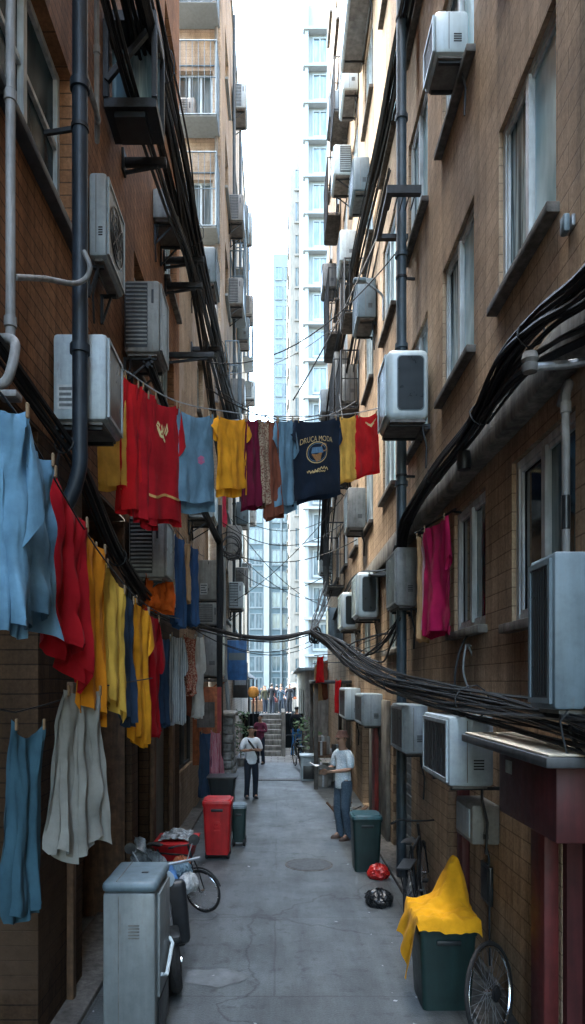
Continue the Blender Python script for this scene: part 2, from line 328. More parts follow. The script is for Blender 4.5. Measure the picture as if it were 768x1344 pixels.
# ---------------------------------------------------------------- setting
g = MB(); g.quad((-400,-60,-.012),(400,-60,-.012),(400,900,-.012),(-400,900,-.012)); struct('ground', g, M['conc'])
g = MB(); g.quad((-2.4,-10,0),(2.4,-10,0),(2.4,23.2,0),(-2.4,23.2,0)); struct('alley_pavement', g, M['ground'])
g = MB(); g.quad((-2.4,22.1,.004),(2.4,22.1,.004),(2.4,30,.004),(-2.4,30,.004)); struct('paving_setts', g, M['cobble'])
def blob(cx, cy, rx, ry, z, seed, n=70):
    random.seed(seed); g = MB()
    g.quad(*[(cx + rx*math.cos(2*math.pi*k/n)*(.92+.25*noise.noise(Vector((math.cos(6.283*k/n)*2.2, math.sin(6.283*k/n)*2.2, seed)))+random.uniform(-.03,.03)), cy + ry*math.sin(2*math.pi*k/n)*(.92+.3*noise.noise(Vector((math.cos(6.283*k/n)*2.2, math.sin(6.283*k/n)*2.2, seed+4)))+random.uniform(-.03,.03)), z) for k in range(n)]); return g
struct('pavement_patch', blob(-.56, 6.03, .30, .19, .004, 3), M['patch'])
for (s, x, y0, y1) in ((1, 1.52, 4.2, 14), (-1, -1.50, 3, 14)):
    k = MB(); k.box(min(x, x + s*.5), max(x, x + s*.5), y0, y1, -.01, .05, .012); struct('kerb_strip', k, M['concD'])

# ---------------------------------------------------------------- windows
def window(par, plane, c, d, a0, a1, z0, z1, fm, gm, split=(.5,), depth=.11, bar=.05, sill=None, curtain=None, trans=None, lab=None):
    """window frame mesh with its own pane, sill and curtain as sub-parts.  c wall face, d = +-1 into the building"""
    def bx(mb, p0, p1, q0, q1, h0, h1, r=0):
        lo, hi = sorted((c + d*q0, c + d*q1))
        return mb.box(lo, hi, p0, p1, h0, h1, r) if plane == 'x' else mb.box(p0, p1, lo, hi, h0, h1, r)
    e = .002; f = MB()
    bx(f, a0+e, a0+bar, depth, depth+.06, z0+e, z1-e); bx(f, a1-bar, a1-e, depth, depth+.06, z0+e, z1-e)
    bx(f, a0+bar, a1-bar, depth+.003, depth+.06, z1-bar, z1-e); bx(f, a0+bar, a1-bar, depth+.003, depth+.06, z0+e, z0+bar)
    for k, sx in enumerate(split):
        m = a0 + (a1-a0)*sx; bx(f, m-bar*.55, m+bar*.55, depth-.012*(k % 2 == 0), depth+.055, z0+bar+.001, z1-bar-.001)
    if trans: bx(f, a0+bar, a1-bar, depth+.004, depth+.05, z0+(z1-z0)*trans-.02, z0+(z1-z0)*trans+.02)
    fo = f.build('window', fm, par)
    q = depth + .035
    if isinstance(gm, tuple):                       # two sashes, each with its own glass and inner bar
        m = (a0+a1)/2
        for k, (s0, s1) in enumerate(((a0+bar, m), (m, a1-bar))):
            MB_ = MB(); bx(MB_, s0-.005, s1+.005, q+.006*k, q+.006*k+.004, z0+bar*.8, z1-bar*.8); MB_.build('pane', gm[k], fo)
            sb = MB(); e2 = .002
            for (p0, p1, h0, h1) in ((s0+e2, s0+.032, z0+bar, z1-bar), (s1-.034, s1-e2, z0+bar, z1-bar), (s0+.034, s1-.036, z0+bar+e2, z0+bar+.034), (s0+.034, s1-.036, z1-bar-.034, z1-bar-e2)):
                bx(sb, p0, p1, depth+.012, q-.002, h0, h1)
            sb.build('sash', fm, fo)
    else:
        p = MB(); bx(p, a0+bar*.8, a1-bar*.8, q, q+.004, z0+bar*.8, z1-bar*.8); p.build('pane', gm, fo)
    if sill:
        s = MB(); bx(s, a0-.06, a1+.06, -.085, depth-.004, z0-.075, z0-.004, .008); s.build('sill', sill, fo)
    if curtain:
        w0, w1, cm = curtain; k = MB(); ph = random.uniform(0, 6)
        def fn(u, v):
            a = a0 + (a1-a0)*(w0 + (w1-w0)*u); dd = c + d*(depth+.16 + .025*math.sin(u*(w1-w0)*40+ph) + .01*math.sin(u*17+v*3))
            z = z0 + .03 + (z1-z0-.06)*v
            return (dd, a, z) if plane == 'x' else (a, dd, z)
        k.grid(fn, 36, 3).build('curtain', cm, fo)
    return fo
SILL = M['concD']
# ---------------------------------------------------------------- right building
XR, XL = 1.8, -1.7
M['paneL2'] = pane_mat('deep_teal_pane', (.010, .024, .032), (.035, .065, .08), 3, .2, .3, 1.12)
M['paneL'] = pane_mat('muted_blue_pane', (.03, .06, .075), (.12, .19, .21), 4, .05)  # darker, muted blue pane tones
rb = thing('apartment_building', (3.6, 9, 0), 'long tan brick apartment block forming the whole right wall of the alley', 'building')
colsR = [(4.44,5.59),(6.3,7.5),(8.25,9.45),(10.5,11.75),(13,14.2),(15.4,16.6),(17.8,19),(20.2,21.4),(22.8,24)]
flrR = [(5.68,7.08),(8.42,9.95),(11.15,12.65),(13.9,15.4),(16.65,18.15),(19.4,20.9),(22.15,23.65),(24.9,26.4)]
lowR = [(4.15,5.28,3.05,4.28),(5.95,7.0,3.1,4.3),(10.1,11.3,3.1,4.3),(13.4,14.5,3.1,4.3),(16,17.2,3.1,4.3)]
gndR = [(2.5,4.35,.02,1.74),(6.62,7.25,.02,1.9),(9.25,10.7,.02,2.1),(13.0,14.6,.02,2.3)]
opsR = [(a,b,z0,z1) for a,b in colsR for z0,z1 in flrR if 895-(z0-2.6)*900/b > -60]
MB().wall('x', XR, -8, 25, -.02, 30, opsR + lowR + gndR, .2).build('wall', M['brickR'], rb, smooth=0)
MB().wall('y', 25, XR, 7, -.02, 30).build('end_wall', M['brickRy'], rb, smooth=0)
MB().box(XR+.002, 7, -8, 24.99, 30, 30.2).build('roof', M['conc'], rb)
MB().box(2.75, 2.8, -8, 24.9, 0, 29.9).build('room_dark_plane', M['room'], rb)  # near-black backing plane added to stand for dark rooms
MB().box(XR+.21, 2.74, -8, 24.9, 4.62, 4.66).box(XR+.21, 2.74, -8, 24.9, 2.5, 2.53).build('floor_slab', M['room'], rb)
lg = MB(); lg.box(1.66, XR-.003, -2, 14.8, 4.46, 4.72, .02); lg.box(1.70, XR-.004, -2, 14.8, 4.722, 4.79, .015); lg.build('ledge', M['conc'], rb)
random.seed(21)
for (a, b, z0, z1) in opsR:
    near = b < 12.5
    if near:
        cu = random.choice([(.0,.5,M['curt']), (.45,1,M['curt']), (.1,.6,M['curtB']), (.0,.98,M['curtB']), (.3,.98,M['curt'])])
        if (a, z0) == (4.44, 5.68): cu = (.02,.46,M['curt'])
        if (a, z0) == (6.3, 5.68): cu = (.0,.4,M['curt'])
    else: cu = None
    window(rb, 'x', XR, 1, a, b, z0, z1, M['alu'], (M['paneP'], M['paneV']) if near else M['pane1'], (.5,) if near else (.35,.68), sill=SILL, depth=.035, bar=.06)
for (a, b, z0, z1) in lowR:
    window(rb, 'x', XR, 1, a, b, z0, z1, M['alu'], (M['paneL'], M['paneK']) if a < 9 else M['pane1'], (.5,), sill=M['conc'], depth=.035, bar=.06)
M['maroonP'] = pm('dark_maroon_post', (.13, .018, .018), .55, var=.35, scale=6, streak=.5)
# ground floor of the right building
dr = MB(); dr.box(XR+.10, XR+.15, 2.52, 4.275, .03, 1.72); do = dr.build('door', M['maroon'], rb)
MB().box(XR+.07, XR+.098, 3.6, 3.68, .9, 1.05, .01).build('handle', M['steel'], do)
MB().box(XR+.12, XR+.16, 6.63, 7.24, .03, 1.89).build('door', M['paneK'], rb)
sh = MB()
for k in range(28): sh.box(XR+.06+.008*(k % 2), XR+.085, 9.27, 10.68, .03+k*.074, .03+k*.074+.07, .006, 1)
MB().box(XR+.004, XR+.19, 4.28, 4.346, .02, 1.735).build('reveal_dark_strip', M['maroon'], rb)  # dark strip added over the lit door reveal to keep it dark
so = sh.build('roller_shutter', M['shut'], rb)
MB().box(XR+.03, XR+.058, 9.9, 10.05, .12, .16).build('handle', M['steel'], so)
MB().box(XR+.12, XR+.16, 13.02, 14.58, .03, 2.28).build('door', M['paneK'], rb)
for (y0, y1, z1, m, x0) in ((4.38,4.62,1.76,'maroonP',1.70),(6.42,6.60,1.92,'maroon',1.72),(11.85,12.2,2.35,'redpost',1.67),(10.95,11.8,2.3,'conc',1.73),(12.25,12.9,2.3,'conc',1.71)):
    MB().box(x0, XR-.003, y0, y1, .0, z1, .012).build('pilaster', M[m], rb)
MB().box(1.755, XR-.003, 5.25, 6.38, .0, .16, .01).build('plinth', M['concD'], rb)
# ---------------------------------------------------------------- left building (near)
lb = thing('brick_building', (-3.6, 5, 0), 'dark orange brick building on the left with a shaded recessed ground storey', 'building')
bigL = [(3.55,5.65,6.2,7.57)]
opL = bigL + [(8.1,9.0,6.3,7.7),(9.75,11.2,6.2,7.75),(6.0,6.55,9.4,10.6),(10.3,11.5,11.2,12.9),(10.3,11.5,8.7,10.2)]
MB().wall('x', XL, -8, 11.8, 4.4, 24, opL, -.2).build('wall', M['brickL'], lb, smooth=0)
MB().wall('y', 11.8, -7, XL, 10.9, 24).build('end_wall', M['brickLy'], lb, smooth=0)
MB().box(-7, XL-.002, -8, 11.79, 24, 24.2).build('roof', M['conc'], lb)
MB().box(-2.75, -2.7, -8, 11.7, 0, 23.9).build('room_dark_plane', M['room'], lb)  # same added near-black room backing as on the right
MB().box(-2.69, XL-.21, -8, 11.7, 4.45, 4.5).build('floor_slab', M['room'], lb)
XG = -2.15
gl = [(3.2,4.75,.02,2.5),(6.1,7.25,.02,2.6)]
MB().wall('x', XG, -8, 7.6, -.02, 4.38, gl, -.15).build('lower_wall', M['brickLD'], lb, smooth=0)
MB().box(XG-.1, XL-.003, -8, 7.6, 4.382, 4.398).build('soffit', M['wood'], lb)
MB().wall('y', 7.6, XG-.1, XL+.0, -.02, 4.38).build('return_wall', M['wood'], lb, smooth=0)
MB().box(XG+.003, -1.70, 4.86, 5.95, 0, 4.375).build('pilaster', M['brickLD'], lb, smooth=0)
MB().box(-1.698, -1.64, 5.5, 5.58, 0, 2.6, .01).build('timber_strip', M['wood'], lb)
op2 = [(8.05,9.0,.02,2.5),(9.45,10.55,.02,2.4),(11.9,13.9,1.0,2.5)]
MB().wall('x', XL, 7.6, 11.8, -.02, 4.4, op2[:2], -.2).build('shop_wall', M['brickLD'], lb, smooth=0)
for (a, b) in ((3.22,4.73),(6.12,7.23)):
    w = window(lb, 'x', XG, -1, a, b, .04, 2.48, M['frameD'], M['paneK'], (.5,), depth=.05, bar=.06, trans=.72)
d1 = MB().box(XL-.16, XL-.12, 8.06, 8.99, .03, 2.49); d1.build('door', M['paneK'], lb)
d2 = MB().box(XL-.10, XL-.06, 9.47, 10.53, .03, 2.39); d2 = d2.build('door', M['doorg'], lb)
MB().box(XL-.058, XL-.02, 9.56, 9.60, .95, 1.15, .008).build('handle', M['steel'], d2)
for (y0, y1, m) in ((7.66,7.98,'brickLD'),(9.05,9.2,'wood'),(10.62,10.85,'wood')):
    MB().box(XL+.003, XL+.07, y0, y1, 0, 2.7, .01).build('door_post', M[m], lb)
window(lb, 'x', XL, -1, *bigL[0], M['alu'], M['paneL2'], (.0+.62,), depth=.10, bar=.06, trans=.55, sill=M['frameD'])
for o in opL[1:]: window(lb, 'x', XL, -1, *o, M['aluB'], M['pane1'], (.5,), sill=SILL)
# low wing behind it
wg = thing('low_wing', (-3, 14.4, 0), 'lower tan wing between the dark brick building and the cream cage-fronted block on the left', 'building')
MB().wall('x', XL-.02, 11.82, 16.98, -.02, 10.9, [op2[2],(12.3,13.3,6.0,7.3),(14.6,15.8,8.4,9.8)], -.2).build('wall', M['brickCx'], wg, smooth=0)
MB().box(-6, XL-.022, 11.82, 16.98, 10.9, 11.05).build('roof', M['conc'], wg)
window(wg, 'x', XL-.02, -1, *op2[2], M['frameD'], M['paneK'], (.5,), depth=.06)
for o in ((12.3,13.3,6.0,7.3),(14.6,15.8,8.4,9.8)): window(wg, 'x', XL-.02, -1, *o, M['aluB'], M['pane1'], (.5,), sill=SILL)
# cream block further along with caged windows facing the camera
cbk = thing('cream_block', (-3.7, 25, 0), 'tall cream brick block further along the left, its front windows fitted with blue-grey cages', 'building')
XC = -1.42
fops = [(-2.5,-1.62,z,z+1.45) for z in (13.6,16.3,19.0,21.6-.3)]
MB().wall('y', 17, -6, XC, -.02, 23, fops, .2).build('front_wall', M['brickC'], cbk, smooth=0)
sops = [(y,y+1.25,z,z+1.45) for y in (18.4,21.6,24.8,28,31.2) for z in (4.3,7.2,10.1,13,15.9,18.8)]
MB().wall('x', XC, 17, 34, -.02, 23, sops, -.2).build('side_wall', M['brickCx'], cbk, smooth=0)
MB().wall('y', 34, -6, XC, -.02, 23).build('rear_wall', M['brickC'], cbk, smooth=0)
MB().box(-6, XC+.05, 16.95, 34.05, 23.0, 23.25).build('roof', M['white'], cbk)
for o in fops:
    window(cbk, 'y', 17, 1, *o, M['aluB'], M['pane2'], (.33,.66), sill=M['white'])
for o in sops: window(cbk, 'x', XC, -1, *o, M['aluB'], M['pane1'], (.5,), sill=M['white'])
# ---------------------------------------------------------------- far buildings
def tower(name, lab, x0, x1, y0, y1, h, wm, pm_, fcols, scols, z0, dz, wh, ribs=None, extra=None, side=-1):
    t = thing(name, ((x0+x1)/2, (y0+y1)/2, 0), lab, 'building')
    MB().box(x0, x1, y0, y1, -.02, h).build('wall', wm, t, smooth=0)
    n = 0
    z = z0
    while z + wh < h - .4:
        for (a, b) in fcols:
            if n >= 96: break
            f = MB(); e = .09
            f.box(a-e, b+e, y0-.10, y0-.003, z-e-.08, z-.001); f.box(a-e, b+e, y0-.08, y0-.003, z+wh+.001, z+wh+e)
            f.box(a-e, a-.001, y0-.08, y0-.004, z, z+wh); f.box(b+.001, b+e, y0-.08, y0-.004, z, z+wh)
            m = (a+b)/2; f.box(m-.04, m+.04, y0-.07, y0-.003, z, z+wh)
            fo = f.build('window', wm if name != 'glass_tower' else M['haze'], t, smooth=0)
            MB().box(a, b, y0-.03, y0-.002, z+.002, z+wh-.002).build('pane', pm_, fo, smooth=0); n += 1
        for (a, b) in scols:
            if n >= 96: break
            fo = MB().box(x0-.12, x0-.003, a-.1, b+.1, z-.16, z-.01).build('window', wm, t, smooth=0)
            MB().box(x0-.03, x0-.002, a, b, z, z+wh).build('pane', pm_, fo, smooth=0); n += 1
        z += dz
    for r in ribs or (): MB().box(r[0], r[1], y0-.35, y0-.11, 0, h+.3).build('pier', r[2], t, smooth=0)
    if extra: extra(t)
    return t
def r2x(t):
    for k in range(19):
        MB().box(1.62, 3.2, 44.55, 44.995, 2.2+k*2.4-.35, 2.2+k*2.4-.18).build('balcony_slab', M['white'], t, smooth=0)
tower('white_tower', 'tall white tower with a stack of pale blue windows behind the right brick block', 1.75, 6.5, 45, 56, 47, M['white'], M['pane2'], [(2.35,3.15),(3.5,4.3)], [], 2.4, 2.4, 1.55, ribs=[(1.76,1.98,M['white'])], extra=r2x)
tower('cream_tower', 'narrow cream and white block between the white tower and the far pale tower', 1.02, 3.4, 59, 84, 48, M['cream'], M['pane2'], [(1.5,1.95)], [(62,64),(70,72)], 3, 2.8, 1.6, ribs=[(2.05,3.38,M['white'])])
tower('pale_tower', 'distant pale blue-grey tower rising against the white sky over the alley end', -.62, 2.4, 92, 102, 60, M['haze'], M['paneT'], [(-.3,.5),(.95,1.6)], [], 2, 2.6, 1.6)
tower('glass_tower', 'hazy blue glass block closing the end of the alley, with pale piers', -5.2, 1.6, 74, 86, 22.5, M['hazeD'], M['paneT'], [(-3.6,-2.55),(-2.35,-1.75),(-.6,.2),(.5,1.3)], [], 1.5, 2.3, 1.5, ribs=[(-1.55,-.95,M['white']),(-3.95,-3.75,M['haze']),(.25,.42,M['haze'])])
# old low annex with a white canopy on the right beyond the tan block
an = thing('low_annex', (1.4, 28, 0), 'low weathered cream annex with a white canopy ledge on the right near the stairs', 'building')
MB().wall('x', .98, 24.5, 36, -.02, 3.0, [(26,27,.9,2.3),(28.5,29.5,.9,2.3),(31,32,.9,2.3)], .15).build('wall', M['cream'], an, smooth=0)
MB().wall('y', 24.5, .98, 3, -.02, 3.0).build('front_wall', M['conc'], an, smooth=0)
MB().box(.70, 3, 24.3, 36, 3.0, 3.12, .02).build('canopy', M['white'], an)
for y in (26,28.5,31): window(an, 'x', .98, 1, y, y+1, .9, 2.3, M['frameD'], M['paneK'], (.5,), depth=.05)
# stairs and raised street beyond
st = MB(); n = 8
for k in range(n): st.box(-.72, .12, 24.0+k*.30, 27, k*.17, (k+1)*.17-.002, .012)
st.box(.125, .26, 23.9, 27, 0, 1.55, .02)
tag(st.build('steps', M['conc']), 'grey stone steps at the end of the alley rising to the raised street', 'stairs')
t = MB(); t.box(-6, 6, 40, 74, -.02, .75); struct('raised_street', t, M['asph'])
t = MB(); t.add([(-1.4,27.01,0),(.97,27.01,0),(.97,27.01,1.35),(-1.4,27.01,1.35),(-1.4,40,.755),(.97,40,.755)],[(0,1,2,3),(3,2,5,4)]); struct('ramp', t, M['asph'])
# ---------------------------------------------------------------- air conditioners
def rrect(mb, plane, c, t, a0, a1, z0, z1, r, n=5):
    """thin rounded-corner slab: on plane Y=c (plane 'y') or X=c ('x'), thickness t towards +-"""
    pts = []
    for (ca, cz, s) in ((a1-r,z1-r,0),(a0+r,z1-r,1),(a0+r,z0+r,2),(a1-r,z0+r,3)):
        for k in range(n + 1):
            q = math.pi/2*(s + k/n); pts.append((ca + r*math.cos(q), cz + r*math.sin(q)))
    P = (lambda a, z, d: (a, c + d, z)) if plane == 'y' else (lambda a, z, d: (c + d, a, z))
    m = len(pts); vs = [P(a, z, 0) for a, z in pts] + [P(a, z, t) for a, z in pts]
    mb.add(vs, [tuple(range(m)), tuple(range(m, 2*m))] + [(i, (i+1) % m, m+(i+1) % m, m+i) for i in range(m)])
    return mb
def ring(mb, plane, c, t, a0, a1, z0, z1, w):
    for q in ((a0,a0+w,z0,z1),(a1-w,a1,z0,z1),(a0+w,a1-w,z0,z0+w),(a0+w,a1-w,z1-w,z1)):
        lo, hi = sorted((c, c+t))
        mb.box(*( (q[0],q[1],lo,hi,q[2],q[3]) if plane == 'y' else (lo,hi,q[0],q[1],q[2],q[3]) ))
    return mb
GAC = 'air conditioners fixed to the alley walls'
def ac(s, xf, xb, y0, y1, z0, z1, style, bm_, label, wallx, rad=.03, bracket=True, fan=False):
    lo, hi = sorted((xf, xb)); w = hi-lo; h = z1-z0; d = y1-y0
    t = thing('air_conditioner', ((lo+hi)/2, (y0+y1)/2, z0), label, 'air conditioner', GAC)
    MB().box(lo, hi, y0, y1, z0, z1, rad, 3 if rad > .05 else 2).build('body', bm_, t, smooth=40)
    o = -s                                   # outward from the wall
    m = .05 if style != 'oblong' else .09
    # face towards the alley: pale rim and dark panel
    f = MB(); ring(f, 'x', xf, o*.016, y0+m*.5, y1-m*.5, z0+m*.6, z1-m*.6, .028)
    fo = f.build('panel_rim', bm_, t)
    p = MB(); rrect(p, 'x', xf+o*.001, o*.007, y0+m*.5+.025, y1-m*.5-.025, z0+m*.6+.025, z1-m*.6-.025, .02)
    p.build('front_panel', M['darkG'], t)
    if style == 'vent' and y0 < 16:
        g = MB(); n = 7
        for k in range(1, n):
            y = y0+m*.5+.03+(d-m-.06)*k/n; lo2, hi2 = sorted((xf+o*.007, xf+o*.011)); g.box(lo2, hi2, y-.004, y+.004, z0+m*.6+.04, z1-m*.6-.04)
        g.build('front_grille', M['binK'], t)
    if fan or style == 'split':
        g = MB(); yc, zc = (y0+y1)/2, (z0+z1)/2; rr = min(d, h)*.36
        for q in (1, .72, .44): g.tube([(xf+o*.012, yc+rr*q*math.cos(a*math.pi/9), zc+rr*q*math.sin(a*math.pi/9)) for a in range(18)], .005, 4, True)
        for a in range(8): g.tube([(xf+o*.013, yc, zc), (xf+o*.013, yc+rr*math.cos(a*math.pi/4), zc+rr*math.sin(a*math.pi/4))], .004, 4)
        g.build('fan_grille', M['dark'], t)
    if style == 'louvre':
        g = MB(); n = int(h/.052); xa, xc = (lo+.06*w, hi-.36*w) if s < 0 else (lo+.36*w, hi-.06*w)
        for k in range(n):
            z = z0+.07+k*(h-.13)/n
            g.box(xa, xc, y0-.012, y0-.002, z+.012, z+.032, .003, 1)
        g.build('louvre', bm_, t)
        MB().box(xa-.008, xc+.008, y0-.003, y0-.0005, z0+.05, z1-.04).build('louvre_recess', M['dark'], t)
        MB().box(xc+.05, xc+.075, y0-.008, y0-.001, z1-.26, z1-.11, .003, 1).build('handle_slot', M['dark'], t)
    elif style == 'oblong':
        g = MB(); rrect(g, 'y', y0-.001, -.008, lo+.26*w, hi-.15*w, z0+.13*h, z1-.12*h, .05*min(1,w/.4)); g.build('side_panel', M['darkG'], t)
        g = MB(); rrect(g, 'y', y0-.0005, -.004, lo+.235*w, hi-.125*w, z0+.115*h, z1-.105*h, .055*min(1,w/.4)); g.build('side_rim', M['acB'], t)
    elif style in ('vent', 'split'):
        g = MB()
        for k in range(4): g.box(lo+.55*w, lo+.78*w, y0-.004, y0-.0005, z0+.24*h+k*.022, z0+.24*h+k*.022+.011)
        g.build('vent_slots', M['dark'], t)
        MB().box(lo+.40*w, lo+.40*w+.006, y0-.003, y0-.0005, z0+.03, z1-.03).build('seam', M['acU'], t)
    elif style == 'sticker':
        MB().box(lo+.10*w, lo+.46*w, y0-.003, y0-.0005, z0+.12*h, z0+.40*h).build('sticker', M['sticker'], t)
        g = MB()
        for k in range(4): g.box(lo+.13*w, lo+(.43-.04*(k % 3))*w, y0-.004, y0-.0032, z0+(.15+.062*k)*h, z0+(.185+.062*k)*h)
        g.build('print', M['ink'], t)
        MB().box(lo+.62*w, lo+.62*w+.006, y0-.003, y0-.0005, z0+.03, z1-.03).build('seam', M['acU'], t)
        for z in (z0+.25*h, z0+.92*h): MB().box(lo+.5*w, lo+.54*w, y0-.012, y0-.001, z-.03, z+.03, .004, 1).build('latch', M['dark'], t)
    u = MB().box(lo+.04, hi-.04, y0+.04, y1-.04, z0-.022, z0+.01); u.build('base_pan', M['acU'], t)
    if bracket and abs(wallx-xb) >= 0:
        for y in (y0+.16*d, y1-.16*d):
            b = MB(); b.bar((wallx, y, z0-.036), (xf-o*.05, y, z0-.036), .03, .026); b.bar((wallx+o*.014, y, z0-(.3 if style in ('louvre','split') else .08)), (wallx+o*.014, y, z0-.02), .026)
            (b.bar((wallx+o*.02, y, z0-.28), (xf-o*.10, y, z0-.045), .02) if style in ('louvre','split') else None); b.build('bracket', M['iron'], t)
    h0 = Vector((xb-o*.0, y0+.1*d, z0-.0))
    MB().tube([(xb+o*.06, y0+.12*d, z0+.02), (xb+o*.06, y0+.12*d, z0-.12), (xb+o*.02, y0+.11*d, z0-.3), (xb+o*.03, y0+.12*d, z0-.55)], .011, 6).build('drain_hose', M['cable'], t)
    return t
A = ac
# right wall, near to far
A(1, 1.37, 1.76, 3.40, 3.74, 2.46, 3.25, 'vent', M['acB'], 'large blue-grey air conditioner at the right picture edge above the maroon box', XR, .02)
A(1, 1.32, 1.67, 5.30, 6.22, 1.79, 2.33, 'vent', M['ac'], 'white box air conditioner nearest in the low row, just left of the maroon box', XR, .025)
A(1, 1.467, 1.75, 8.0, 8.86, 1.76, 2.33, 'vent', M['ac'], 'white box air conditioner second nearest in the low row, under the cable bundle', XR, .025)
A(1, 1.42, 1.76, 11.5, 12.6, 1.86, 2.40, 'vent', M['ac'], 'white box air conditioner above the red pilaster, third in the low row', XR, .025)
A(1, 1.43, 1.75, 14.5, 15.9, 1.80, 2.47, 'vent', M['acW'], 'narrow white air conditioner over the man in the hat, farthest of the low row', XR, .025)
A(1, 1.27, 1.77, 8.0, 8.69, 5.67, 6.50, 'oblong', M['acW'], 'big rounded white air conditioner with dark oblong panel beside the slate drainpipe', XR, .085)
A(1, 1.50, 1.77, 8.7, 9.44, 3.57, 4.31, 'vent', M['acD'], 'grey box air conditioner with small slots left of the magenta cloth', XR, .02)
A(1, 1.38, 1.77, 12.0, 12.75, 3.73, 4.53, 'oblong', M['acW'], 'rounded white air conditioner with dark panel, nearest of the pair under the ledge', XR, .07)
A(1, 1.38, 1.75, 14.9, 15.7, 3.75, 4.56, 'oblong', M['acW'], 'smaller rounded white air conditioner half behind another under the ledge', XR, .07)
A(1, 1.36, 1.74, 18.4, 19.3, 3.7, 4.6, 'vent', M['acB'], 'pale grey air conditioner edge farthest along the row under the ledge', XR)
A(1, 1.41, 1.77, 13.8, 14.6, 5.7, 6.52, 'vent', M['acD'], 'grey louvred air conditioner just below the red cloth on the line', XR)
A(1, 1.45, 1.78, 12.4, 13.2, 9.2, 9.92, 'vent', M['acB'], 'pale blue box air conditioner beside the small lamp arm on the right wall', XR)
A(1, 1.45, 1.78, 15.4, 16.2, 8.9, 9.75, 'vent', M['acD'], 'dark caged air conditioner just above the line on the right wall', XR)
A(1, 1.47, 1.78, 13.3, 14.1, 12.15, 12.8, 'vent', M['acB'], 'blue-grey air conditioner with dusty underside in the upper right middle', XR)
A(1, 1.42, 1.78, 15.6, 16.4, 12.2, 12.9, 'vent', M['ac'], 'white air conditioner tucked behind the blue-grey one in the upper right middle', XR)
A(1, 1.34, 1.78, 12.6, 14.6, 15.55, 16.2, 'vent', M['ac'], 'long air conditioner at the top edge of the photo seen from underneath', XR)
A(1, 1.45, 1.78, 15.2, 16.1, 15.75, 16.5, 'vent', M['acW'], 'white air conditioner under the long one near the top edge', XR)
A(1, 1.47, 1.79, 6.42, 6.9, 8.50, 8.9, 'vent', M['acW'], 'stained white air conditioner at the upper right window, underside showing', XR, .04)
A(1, 1.46, 1.78, 17.6, 18.5, 10.3, 11.1, 'vent', M['acD'], 'small grey air conditioner far along the right wall behind the cables', XR)
# left wall
A(-1, -1.50, XL+.04, 6.0, 6.68, 6.33, 7.07, 'split', M['ac'], 'pale blue-white air conditioner high beside the black pipe, topmost on the left', XL, .035)
A(-1, -1.285, XL+.02, 7.46, 8.0, 6.19, 6.98, 'louvre', M['acD'], 'dirty grey louvred air conditioner behind the black pipe above the red clothes', XL, .04)
A(-1, -1.275, XL+.02, 5.1, 5.6, 4.55, 5.20, 'sticker', M['ac'], 'white air conditioner with a paper sticker crossed by the black pipe', XL, .035)
A(-1, -1.27, XL+.02, 7.70, 8.3, 3.77, 4.47, 'louvre', M['acD'], 'shaded louvred air conditioner below the red shirts', XL, .03)
A(-1, -1.27, XL, 14.6, 15.4, 4.36, 5.2, 'sticker', M['acD'], 'grey box air conditioner with printed notices beside the dark pole', XL-.02, .02)
A(-1, -1.22, XL, 14.5, 15.3, 3.82, 4.28, 'louvre', M['acD'], 'low beige window air conditioner between two larger units on the left', XL-.02, .02)
A(-1, -1.20, XL, 14.2, 15.4, 2.72, 3.70, 'vent', M['acD'], 'large grey unit on a rusty shelf beneath the other left units', XL-.02, .02)
A(-1, -1.20, XL, 13.2, 14.0, 12.4-2.1, 13.2-2.2, 'vent', M['acB'], 'pale grey box air conditioner at the upper left corner of the low wing', XL-.02, .05)
A(-1, -1.35, XL, 9.3, 10.0, 8.9, 9.3, 'split', M['acD'], 'dark fan air conditioner behind the hanging black cables', XL, .02)
A(-1, -1.22, XL, 13.0, 13.8, 5.72, 6.3, 'louvre', M['ac'], 'white grilled air conditioner below the blue-grey tee', XL-.02, .03)
random.seed(5)
for i, (y, z, wd, lab) in enumerate(((19.6,15.8,.9,'small caged air conditioner high on the cream side wall'),(22.6,17.6,.9,'air conditioner poking out high against the white sky'),(19.4,13.3,.8,'air conditioner in the middle of the cream side wall'),
        (23.4,14.3,.9,'far air conditioner against the sky left of the gap'),(27.2,17.2,1.0,'tiny louvred air conditioner near the far left roofline'),(20.2,10.8,.8,'air conditioner above the crossing wires on the cream wall'),(26.5,11.5,.9,'distant grey air conditioner on the cream side wall'),(18.6,6.1,.9,'pale unit hanging beside the red cloth strip'),(19.5,4.7,.9,'blue-grey unit by the coil of cable'),(23,7.9,.9,'shadowed small unit low on the cream side wall'))):
    A(-1, XC+.42, XC+.02, y, y+wd, z, z+.75, 'vent' if i % 2 else 'louvre', random.choice([M['ac'], M['acB'], M['acD']]), lab, XC, .03)
random.seed(8)
for i, (y, z, lab) in enumerate(((16.6,14.9,'white air conditioner above the rusty cage on the far right wall'),(18.2,17.6,'tiny air conditioner near the top edge beside the white tower'),(20.4,8.6,'grey air conditioner low among the far right cables'),(21.8,11.2,'pale air conditioner at the far corner of the tan block'),(16.9,7.6,'old unit behind the right end of the clothesline'),(20.8,14.6,'air conditioner between the two far right cages'),(22.4,6.2,'dim air conditioner above the low annex'))):
    A(1, 1.36, 1.78, y, y+.85, z, z+.72, 'vent' if i % 2 else 'louvre', random.choice([M['ac'], M['acB'], M['acD']]), lab, XR, .03)
